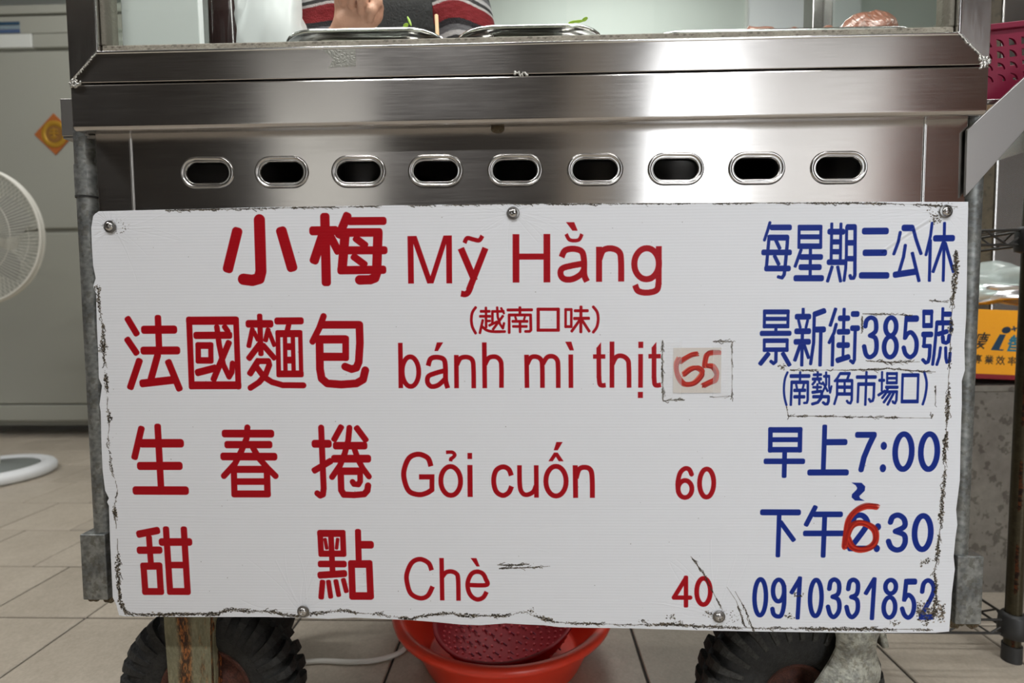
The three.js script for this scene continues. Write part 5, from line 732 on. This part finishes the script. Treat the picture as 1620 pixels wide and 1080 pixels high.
part('trousers', field([-0.3, 0.58, -0.74], 0.62, 84, blend([capsule([-0.39, 1.0, -0.68], [-0.4, 0.52, -0.76], 0.1, 0.07), capsule([-0.4, 0.52, -0.76], [-0.4, 0.07, -0.85], 0.065, 0.05), capsule([-0.21, 1.0, -0.68], [-0.2, 0.52, -0.78], 0.1, 0.07), capsule([-0.2, 0.52, -0.78], [-0.2, 0.07, -0.89], 0.065, 0.05), ellipsoid([-0.3, 1.02, -0.66], [0.17, 0.13, 0.12])], 0.03)), M.trousers, person);
for (const [x, z] of [[-0.4, -0.845], [-0.2, -0.885]]) part('shoe', new THREE.SphereGeometry(1, 20, 14).scale(0.045, 0.045, 0.12).translate(x, 0.045, z + 0.045), M.blackPlastic, person);
part('hair', field([-0.3, 1.79, -0.33], 0.16, 44, (x, y, z) => Math.max(headField(x, y + 0.035, z) - 0.012, 1.685 - y, (z + 0.28) - 0.9 * (y - 1.755))), M.hair, person);
for (const x of [-0.328, -0.272]) part('eye', new THREE.SphereGeometry(0.009, 16, 10), M.hair, person, [x, 1.737, -0.2315]);

// ---------------------------------------------------------------- refrigerator, fan and ornament
const FRX = [-4.6, -2.25], FRZ = -2.75;
const fridge = thing('refrigerator', 'tall grey-green commercial refrigerator with wide doors behind the fan', 'refrigerator');
part('carcass', boxAt(FRX[0], FRX[1], 0.2, 2.86, -3.45, FRZ - 0.062, 0.01), M.fridge, fridge);
part('lower_door', boxAt(FRX[0], FRX[1], 0.232, 1.385, FRZ - 0.055, FRZ, 0.012), M.fridge, fridge);
part('upper_door', boxAt(FRX[0], FRX[1], 1.412, 2.565, FRZ - 0.055, FRZ, 0.012), M.fridge, fridge);
part('kick_plate', boxAt(FRX[0], FRX[1], 0.115, 0.226, FRZ - 0.05, FRZ + 0.004, 0.012), M.fridge, fridge);
part('door_gasket', boxAt(FRX[0] + 0.02, FRX[1] - 0.02, 1.38, 1.416, FRZ - 0.058, FRZ - 0.03, 0.002), M.fridge, fridge);
part('door_gasket', boxAt(FRX[0] + 0.02, FRX[1] - 0.02, 2.56, 2.59, FRZ - 0.058, FRZ - 0.03, 0.002), M.fridge, fridge);
part('base_frame', boxAt(FRX[0] + 0.05, FRX[1] - 0.05, 0.06, 0.2, -3.4, FRZ - 0.12, 0.002), M.fridge, fridge);
part('light_strip', boxAt(FRX[0], -3.235, 2.587, 2.676, FRZ - 0.055, FRZ + 0.004, 0.006), M.fridgeTrim, fridge);
part('trim_strip', boxAt(-3.233, FRX[1], 2.587, 2.676, FRZ - 0.055, FRZ, 0.006), M.fridge, fridge);
part('header_panel', boxAt(FRX[0], FRX[1], 2.68, 2.79, FRZ - 0.06, FRZ - 0.004, 0.004), M.fridge, fridge);
part('vent_panel', boxAt(FRX[0], FRX[1], 2.805, 2.86, FRZ - 0.06, FRZ - 0.002, 0.004), M.fridge, fridge);
part('name_stripe', boxAt(-4.2, -3.315, 2.735, 2.756, FRZ - 0.006, FRZ - 0.001, 0.001), std({ color: lin(0.02, 0.06, 0.11), roughness: 0.5 }), fridge);
part('name_stripe', boxAt(-4.2, -3.315, 2.712, 2.732, FRZ - 0.006, FRZ - 0.002, 0.001), std({ color: lin(0.2, 0.27, 0.31), roughness: 0.5 }), fridge);
part('name_stripe', boxAt(-4.2, -3.315, 2.684, 2.708, FRZ - 0.006, FRZ - 0.001, 0.001), std({ color: lin(0.06, 0.1, 0.2), roughness: 0.5 }), fridge);
for (const x of [-4.4, -2.45]) part('foot', cyl(0.03, 0.07, 16).translate(x, 0.035, FRZ - 0.2), M.blackPlastic, fridge);
for (const x of [-4.4, -2.45]) part('foot', cyl(0.03, 0.07, 16).translate(x, 0.035, -3.3), M.blackPlastic, fridge);
const lucky = thing('lucky_ornament', 'orange diamond paper ornament with a golden ring stuck on the refrigerator door', 'ornament', [-3.115, 2.028, FRZ + 0.002]);
part('paper_diamond', metricUV(extrude(shapeOf([[0, -0.135], [0.135, 0], [0, 0.135], [-0.138, 0]]), 0.003, 0.001)), std({ color: lin(0.36, 0.1, 0.015), roughness: 0.6 }), lucky);
part('gold_ring', new THREE.TorusGeometry(0.072, 0.016, 10, 40).scale(1, 1, 0.3).translate(0, 0, 0.005), std({ color: lin(0.5, 0.28, 0.03), roughness: 0.4, metalness: 0.4 }), lucky);
part('brown_centre', metricUV(extrude(shapeOf(Array.from({ length: 24 }, (_, k) => [Math.cos(k * 0.2618) * 0.056, Math.sin(k * 0.2618) * 0.056])), 0.003).translate(0, 0, 0.004)), std({ color: lin(0.22, 0.1, 0.015), roughness: 0.6 }), lucky);
part('raised_glyph', join([rbox(0.05, 0.009, 0.004, 0.002).translate(0, 0.024, 0.008), rbox(0.062, 0.009, 0.004, 0.002).translate(0, 0.004, 0.008), rbox(0.009, 0.07, 0.004, 0.002).translate(0, 0, 0.008), rbox(0.04, 0.009, 0.004, 0.002).translate(0, -0.022, 0.008)]), std({ color: lin(0.5, 0.28, 0.03), roughness: 0.4, metalness: 0.4 }), lucky);

const fan = thing('pedestal_fan', 'pale pedestal fan with a round wire guard in front of the refrigerator', 'fan', [-2.795, 0, -1.87]);
const HY = 1.243;
part('base', lathe([[0, 0], [0.25, 0], [0.265, 0.012], [0.267, 0.035], [0.255, 0.052], [0.23, 0.062], [0.205, 0.058], [0.195, 0.046], [0.05, 0.05], [0, 0.05]], 64), M.whitePlastic, fan);
part('base_cover', lathe([[0, 0.066], [0.045, 0.064], [0.19, 0.0515], [0.196, 0.049], [0.05, 0.05], [0, 0.05]], 48), std({ color: lin(0.2, 0.22, 0.21), roughness: 0.5 }), fan);
part('pole', cyl(0.014, 1.1, 20).translate(0, 0.6, -0.03), M.creamPlastic, fan);
part('motor_housing', lathe([[0, -0.1], [0.05, -0.095], [0.072, -0.05], [0.075, 0.02], [0.06, 0.05], [0, 0.05]], 32).rotateX(-Math.PI / 2).translate(0, HY, -0.12), M.creamPlastic, fan);
part('neck', bar([0, HY - 0.12, -0.03], [0, HY - 0.02, -0.1], 0.02, 14), M.creamPlastic, fan);
for (const z of [0, 0.016]) part('guard_ring', new THREE.TorusGeometry(0.34, z ? 0.007 : 0.009, 10, 96).translate(0, HY, z - 0.008), M.creamPlastic, fan);
const guard = (bulge, n) => {
  const wires = [], dome = (r) => bulge * (1 - (r / 0.34) ** 2.4);
  for (let k = 0; k < n; k++) { const a = 2 * Math.PI * k / n, c = new THREE.CatmullRomCurve3([0.05, 0.12, 0.19, 0.25, 0.29, 0.338].map((r) => V(Math.cos(a + r * 0.5) * r, HY + Math.sin(a + r * 0.5) * r, dome(r)))); wires.push(new THREE.TubeGeometry(c, 10, 0.0013, 4)); }
  for (const r of [0.12, 0.22]) wires.push(new THREE.TorusGeometry(r, 0.0014, 5, 64).translate(0, HY, dome(r)));
  const m = part('wire_guard', join(wires), M.creamPlastic, fan); m.userData = { kind: 'stuff' };
};
guard(0.075, 110); guard(-0.085, 70);
part('guard_badge', lathe([[0, 0.012], [0.038, 0.009], [0.05, 0], [0, 0]], 32).rotateX(Math.PI / 2).translate(0, HY, 0.072), M.creamPlastic, fan);
for (let b = 0; b < 5; b++) {
  const pos = [], idx = [];
  for (let i = 0; i <= 8; i++) for (let j = 0; j <= 6; j++) { const r = 0.045 + 0.235 * i / 8, w = 0.28 + 0.42 * Math.sin(Math.PI * Math.min(1, 0.15 + 0.8 * i / 8)), a = (j / 6 - 0.5) * w * 1.3 + 0.25 * i / 8; pos.push(Math.cos(a) * r, Math.sin(a) * r, 0.03 * (j / 6 - 0.5) * 2); }
  for (let i = 0; i < 8; i++) for (let j = 0; j < 6; j++) { const a = i * 7 + j; idx.push(a, a + 7, a + 1, a + 1, a + 7, a + 8); }
  const g = new THREE.BufferGeometry(); g.setAttribute('position', new THREE.Float32BufferAttribute(pos, 3)); g.setIndex(idx); g.computeVertexNormals();
  part('blade', g, phys({ color: lin(0.45, 0.46, 0.43), roughness: 0.3, transmission: 0.35, thickness: 0 }), fan, [0, HY, 0], [0, 0, b * 2 * Math.PI / 5 + 0.3]);
}
part('blade_hub', cyl(0.045, 0.05, 24).rotateX(Math.PI / 2).translate(0, HY, 0.0), M.creamPlastic, fan);
const cupboard = thing('tall_cupboard', 'tall narrow dark maroon cupboard beside the refrigerator', 'cupboard', [-1.98, 0, -3.1]);
part('carcass', boxAt(-0.24, 0.24, 0, 3.1, -0.3, 0.2, 0.006), std({ color: lin(0.035, 0.02, 0.02), roughness: 0.5 }), cupboard);
part('door', boxAt(-0.235, 0.235, 0.05, 3.08, 0.2, 0.222, 0.004), std({ color: lin(0.035, 0.02, 0.02), roughness: 0.4 }), cupboard);
const whiteboard = thing('white_panel', 'large plain white panel fixed high on the back wall', 'panel', [2.1, 2.1, ROOM.z0 + 0.012]);
part('board', boxAt(-0.42, 0.42, 0, 1.4, -0.01, 0.01, 0.002), M.whitePlastic, whiteboard);
part('edge_strip', boxAt(-0.44, -0.42, -0.02, 1.42, -0.01, 0.018, 0.002), M.fridgeTrim, whiteboard);

// ---------------------------------------------------------------- beside the cart: rack, counter, cabinet, box, basket
const rack = thing('wire_rack', 'black wire shelving rack with round posts beside the cart', 'rack', [0, 0, 0]);
const RX = [0.79, 1.155], RZ = [-0.72, -0.437];
for (const x of RX) for (const z of RZ) {
  part('post', metricUV(cyl(0.0165, 1.05, 24).translate(x, 0.565, z)), std({ map: repeated(rustPlate, 5), color: lin(0.2, 0.18, 0.16), metalness: 0.6, roughness: 0.3 }), rack);
  part('rubber_foot', cyl(0.02, 0.04, 24).translate(x, 0.02, z), M.blackPlastic, rack);
  for (const y of [0.088, 1.0]) part('clip_sleeve', lathe([[0.017, -0.03], [0.0285, -0.026], [0.03, -0.008], [0.0275, 0.022], [0.022, 0.03], [0.017, 0.03]], 28).translate(x, y, z), M.blackPlastic, rack);
}
for (const y of [0.1, 1.022]) {
  const sh = new THREE.Group(); sh.name = 'wire_shelf'; rack.add(sh);
  const edge = (a, b) => {
    const n = Math.max(4, Math.round(Math.hypot(b[0] - a[0], b[1] - a[1]) / 0.05)), lerp = (t) => [a[0] + (b[0] - a[0]) * t, a[1] + (b[1] - a[1]) * t];
    part('edge_wire', bar([a[0], y, a[1]], [b[0], y, b[1]], 0.0032, 8), M.wire, sh); part('edge_wire', bar([a[0], y - 0.033, a[1]], [b[0], y - 0.033, b[1]], 0.0032, 8), M.wire, sh);
    for (let k = 0; k < n; k++) { const p = lerp(k / n), q = lerp((k + 1) / n), up = k % 2; part('truss_wire', bar([p[0], y - (up ? 0 : 0.033), p[1]], [q[0], y - (up ? 0.033 : 0), q[1]], 0.0024, 6), M.wire, sh); }
  };
  edge([RX[0], RZ[1]], [RX[1], RZ[1]]); edge([RX[1], RZ[0]], [RX[1], RZ[1]]); edge([RX[0], RZ[0]], [RX[1], RZ[0]]); edge([RX[0], RZ[0]], [RX[0], RZ[1]]);
  for (let k = 1; k < (y > 1 ? 14 : 3); k++) { const x = RX[0] + (RX[1] - RX[0]) * k / (y > 1 ? 14 : 3); part('deck_wire', bar([x, y + 0.002, RZ[0]], [x, y + 0.002, RZ[1]], 0.0017, 6), M.wire, sh); }
}
const counter = thing('steel_counter', 'low grey stained steel counter standing behind the wire rack', 'counter', [0, 0, 0]);
part('front_panel', boxAt(1.0, 2.0, 0.0, 0.6, -0.765, -0.757, 0.001), M.stainedSteel, counter);
part('side_panel', boxAt(1.0, 1.008, 0.0, 0.6, -1.1, -0.766, 0.001), M.stainedSteel, counter);
part('side_panel', boxAt(1.992, 2.0, 0.0, 0.6, -1.1, -0.766, 0.001), M.stainedSteel, counter);
part('top', boxAt(0.99, 2.01, 0.6, 0.618, -1.11, -0.752, 0.003), M.stainedSteel, counter);
const cabinet = thing('steel_cabinet', 'tall brushed steel cabinet with a pale edge strip behind the counter', 'cabinet', [0, 0, 0]);
part('carcass', boxAt(1.602, 2.8, 0, 1.95, -1.9, -1.19, 0.004), M.stainedSteel, cabinet);
part('door', boxAt(1.66, 2.22, 0.1, 1.93, -1.19, -1.155, 0.006), M.steelV, cabinet);
part('door', boxAt(2.226, 2.79, 0.1, 1.93, -1.19, -1.155, 0.006), M.steelV, cabinet);
part('edge_strip', boxAt(1.602, 1.652, 0, 1.94, -1.19, -1.15, 0.003), std({ color: lin(0.33, 0.28, 0.18), roughness: 0.6, map: repeated(grimeMottle, 3), }), cabinet);
part('handle', boxAt(2.17, 2.19, 0.9, 1.2, -1.155, -1.125, 0.005), M.polished, cabinet);
// yellow printed carton; small print drawn as strokes on a ten-by-ten grid for each character
const CHARS = {
  forever: [[5, 0, 6, 1], [2, 2.5, 5, 2.5, 5, 9, 4, 9.5], [1, 5, 4, 5, 1, 9], [9, 2.5, 6, 5], [5, 4, 9.5, 9]],
  celebrate: [[5, 0, 5, 1], [1, 1.2, 9.5, 1.2], [1, 1.2, 1, 7, 0, 10], [3, 2.8, 9, 2.8], [3, 4.2, 9, 4.2, 9, 5], [5, 2, 5, 4.2], [7, 2, 7, 4.2], [3, 5.6, 8.5, 5.6], [4.5, 6, 2.5, 8], [4, 7.2, 8, 7.2, 4, 10], [4.5, 7.8, 9, 10]],
  wise: [[2, 0, 1, 2], [1, 1.4, 5, 1.4], [0.4, 3, 5.4, 3], [3, 1.4, 3, 3, 0.6, 5.2], [3.2, 3.2, 5, 5], [6, 1, 9.2, 1, 9.2, 4.6, 6, 4.6, 6, 1], [2, 5.8, 8, 5.8, 8, 9.8, 2, 9.8, 2, 5.8], [2, 7.8, 8, 7.8]],
  bright: [[0.8, 1, 4.4, 1], [0.8, 2.4, 4.4, 2.4], [2.6, 0, 2.6, 4], [5.6, 1, 9.4, 1], [5.6, 2.4, 9.4, 2.4], [7.4, 0, 7.4, 4], [1.6, 4.6, 8.4, 4.6, 8.4, 7, 1.6, 7], [1.2, 5.8, 8.4, 5.8], [2, 8, 1, 10], [3.6, 8, 3.8, 9.8, 7, 9.8, 7.2, 9], [8.4, 8, 9.4, 9.4]],
  send: [[0.4, 1, 5, 1], [2.6, 1, 1, 4, 4.8, 3.8], [2.7, 4.4, 2.7, 9], [0.8, 6.2, 4.6, 6.2], [0.4, 9.2, 5, 8.8], [6.6, 0, 5.4, 4], [6, 2.4, 9.6, 2.4], [8.6, 2.4, 7.4, 6.6, 5.2, 9.8], [6.2, 4.4, 9.6, 9.8]],
  special: [[0.6, 1, 9.4, 1], [5, 0, 5, 5.6], [2, 2.2, 8, 2.2, 8, 4.6, 2, 4.6, 2, 2.2], [2, 3.4, 8, 3.4], [1.2, 5.8, 8.8, 5.8], [0.4, 7.2, 9.6, 7.2], [7, 6.2, 7, 9.8, 5.8, 9.6], [3, 8, 4.2, 9.2]],
  trade: [[3.8, 0, 3.8, 2.6], [6.2, 0, 6.2, 2.6], [1.6, 0.6, 2.4, 2.2], [8.4, 0.6, 7.6, 2.2], [0.6, 2.8, 9.4, 2.8], [3, 3, 3.6, 4.2], [7, 3, 6.4, 4.2], [1.2, 4.6, 8.8, 4.6], [1.6, 5.8, 8.4, 5.8], [0.6, 7, 9.4, 7], [5, 4.4, 5, 10], [4.6, 7.2, 1, 9.6], [5.4, 7.2, 9, 9.6]],
  effect: [[2.6, 0, 2.8, 1.4], [0.4, 1.8, 5.2, 1.8], [1.6, 2.8, 0.6, 4.6], [3.8, 2.8, 5, 4.6], [4, 4.8, 0.6, 9.8], [1.2, 5.4, 4.8, 9.4], [6.8, 0, 5.6, 4], [6.2, 2.4, 9.6, 2.4], [8.6, 2.4, 7.6, 6.4, 5.4, 9.8], [6.4, 4.4, 9.6, 9.8]],
  rate: [[5, 0, 5, 1], [0.8, 1.4, 9.2, 1.4], [5.2, 1.8, 3.8, 3.2, 5.6, 3.4, 3.8, 5.4, 6.4, 5], [1.4, 2.6, 2.8, 3.6], [2.6, 4.8, 1, 5.8], [8.6, 2.6, 7.2, 3.6], [7.2, 4.8, 8.8, 5.8], [0.6, 7, 9.4, 7], [5, 5.8, 5, 10]],
};
const carton = canvas(1024, 384), ck = carton.getContext('2d');
ck.fillStyle = 'rgb(238,160,8)'; ck.fillRect(0, 0, 1024, 384); ck.fillStyle = 'rgb(128,12,26)'; ck.fillRect(0, 356, 1024, 28);
for (let k = 0; k < 240; k++) { ck.fillStyle = k % 2 ? 'rgba(255,200,60,0.12)' : 'rgba(170,100,0,0.12)'; ck.fillRect(range(0, 1024), range(0, 350), range(4, 40), range(1, 3)); }
const glyph = (name, x, y, w, h, colour, width, slant = 0) => { ck.strokeStyle = colour; ck.lineWidth = width; ck.lineCap = 'square'; for (const s of CHARS[name]) { ck.beginPath(); pairs(s).forEach(([a, b], i) => { const px = x + a / 10 * w + slant * (10 - b) / 10 * h, py = y + b / 10 * h; i ? ck.lineTo(px, py) : ck.moveTo(px, py); }); ck.stroke(); } };
const TEAL = 'rgb(6,104,130)';
glyph('forever', 146, 126, 46, 80, 'rgb(26,20,10)', 10, 0.25); glyph('celebrate', 204, 130, 66, 84, 'rgb(26,20,10)', 8, 0.3);
ck.fillStyle = 'rgb(4,36,60)'; ck.save(); ck.translate(374, 110); ck.rotate(-0.3); ck.beginPath(); ck.ellipse(0, 0, 24, 18, 0, 0, 7); ck.fill(); ck.fillRect(26, -1, 30, 9); ck.fillRect(37, -12, 9, 30); ck.restore();
ck.fillStyle = 'rgb(4,52,80)'; ck.beginPath(); ck.moveTo(342, 134); ck.lineTo(374, 134); ck.lineTo(346, 216); ck.lineTo(370, 217); ck.lineTo(366, 224); ck.lineTo(302, 222); ck.closePath(); ck.fill();
glyph('wise', 378, 140, 76, 82, TEAL, 11, 0.3); glyph('bright', 470, 142, 80, 84, TEAL, 10, 0.3);
['send', 'special', 'trade', 'effect', 'rate'].forEach((n, i) => glyph(n, 156 + i * 60, 250 + i * 1.5, 44, 46, 'rgb(40,28,8)', 5)); ['trade', 'special', 'rate'].forEach((n, i) => glyph(n, 526 + i * 60, 258 + i, 44, 46, 'rgb(40,28,8)', 5));
const cartonMap = new THREE.CanvasTexture(carton); cartonMap.colorSpace = THREE.SRGBColorSpace;
const box = thing('printed_carton', 'yellow printed carton with a dark red lower edge on the steel counter', 'box', [1.46, 0.618, -0.9]);
const boxBody = part('carton_body', planar(boxAt(-0.28, 0.28, 0.012, 0.215, -0.13, 0.13, 0.002), -0.28, 0.28, 0.012, 0.215), std({ map: cartonMap, roughness: 0.5 }), box); boxBody.rotation.z = -0.045;
const bag = thing('wrapped_food_bag', 'clear plastic bag of foil-wrapped food lying on the yellow carton', 'bag', [1.44, 0.868, -0.88]);
part('foil', lumpGeometry(0.17, 0.034, 0.09, 12, 0.5).translate(0.02, 0.02, 0), M.foil, bag);
part('plastic_film', lumpGeometry(0.2, 0.056, 0.11, 5, 0.35).rotateZ(-0.12).translate(0, 0.045, 0), M.film, bag);

const basket = thing('plastic_basket', 'magenta plastic basket with fan-shaped holes on the cart side shelf', 'basket', [0.738, 1.173, -0.07]);
{
  const W0 = 0.26, Hh = 0.13, wallShape = (w) => {
    const s = shapeOf([[0.006, 0], [w - 0.006, 0], [w, Hh], [0, Hh]]);
    for (let r = 0; r < 4; r++) for (let c = 0; c * 0.0195 + 0.02 < w - 0.012; c++) { const x = 0.014 + c * 0.0195, y = Hh - 0.033 - r * 0.0185, q = [new THREE.Vector2(x, y)]; for (let k = 0; k <= 6; k++) { const a = k / 6 * Math.PI / 2; q.push(new THREE.Vector2(x + Math.cos(a) * 0.0118, y + Math.sin(a) * 0.0118)); } s.holes.push(new THREE.Path(q)); }
    return extrude(s, 0.003);
  };
  const tilt = new THREE.Group(); tilt.name = 'basket_body'; basket.add(tilt); tilt.rotation.z = 0.09; tilt.position.y = -0.004;
  part('side_wall', wallShape(W0).translate(0, 0, -0.003), M.magenta, tilt);
  part('side_wall', wallShape(W0).translate(0, 0, -0.2), M.magenta, tilt);
  part('end_wall', wallShape(0.197).rotateY(Math.PI / 2).translate(0, 0, 0), M.magenta, tilt);
  part('end_wall', wallShape(0.197).rotateY(Math.PI / 2).translate(W0 - 0.003, 0, 0), M.magenta, tilt);
  part('bottom', boxAt(0.004, W0 - 0.004, 0, 0.004, -0.197, -0.003, 0.001), M.magenta, tilt);
  part('rim', join([boxAt(-0.006, W0 + 0.006, Hh - 0.008, Hh + 0.002, -0.004, 0.006, 0.002), boxAt(-0.006, W0 + 0.006, Hh - 0.008, Hh + 0.002, -0.206, -0.196, 0.002), boxAt(-0.006, 0.004, Hh - 0.008, Hh + 0.002, -0.2, 0, 0.002), boxAt(W0 - 0.004, W0 + 0.006, Hh - 0.008, Hh + 0.002, -0.2, 0, 0.002)]), M.magenta, tilt);
}
// ---------------------------------------------------------------- shadows everywhere, then hand the scene over
scene.traverse((o) => { if (o.isMesh) { o.castShadow = true; o.receiveShadow = true; } });
renderer.render(scene, camera);
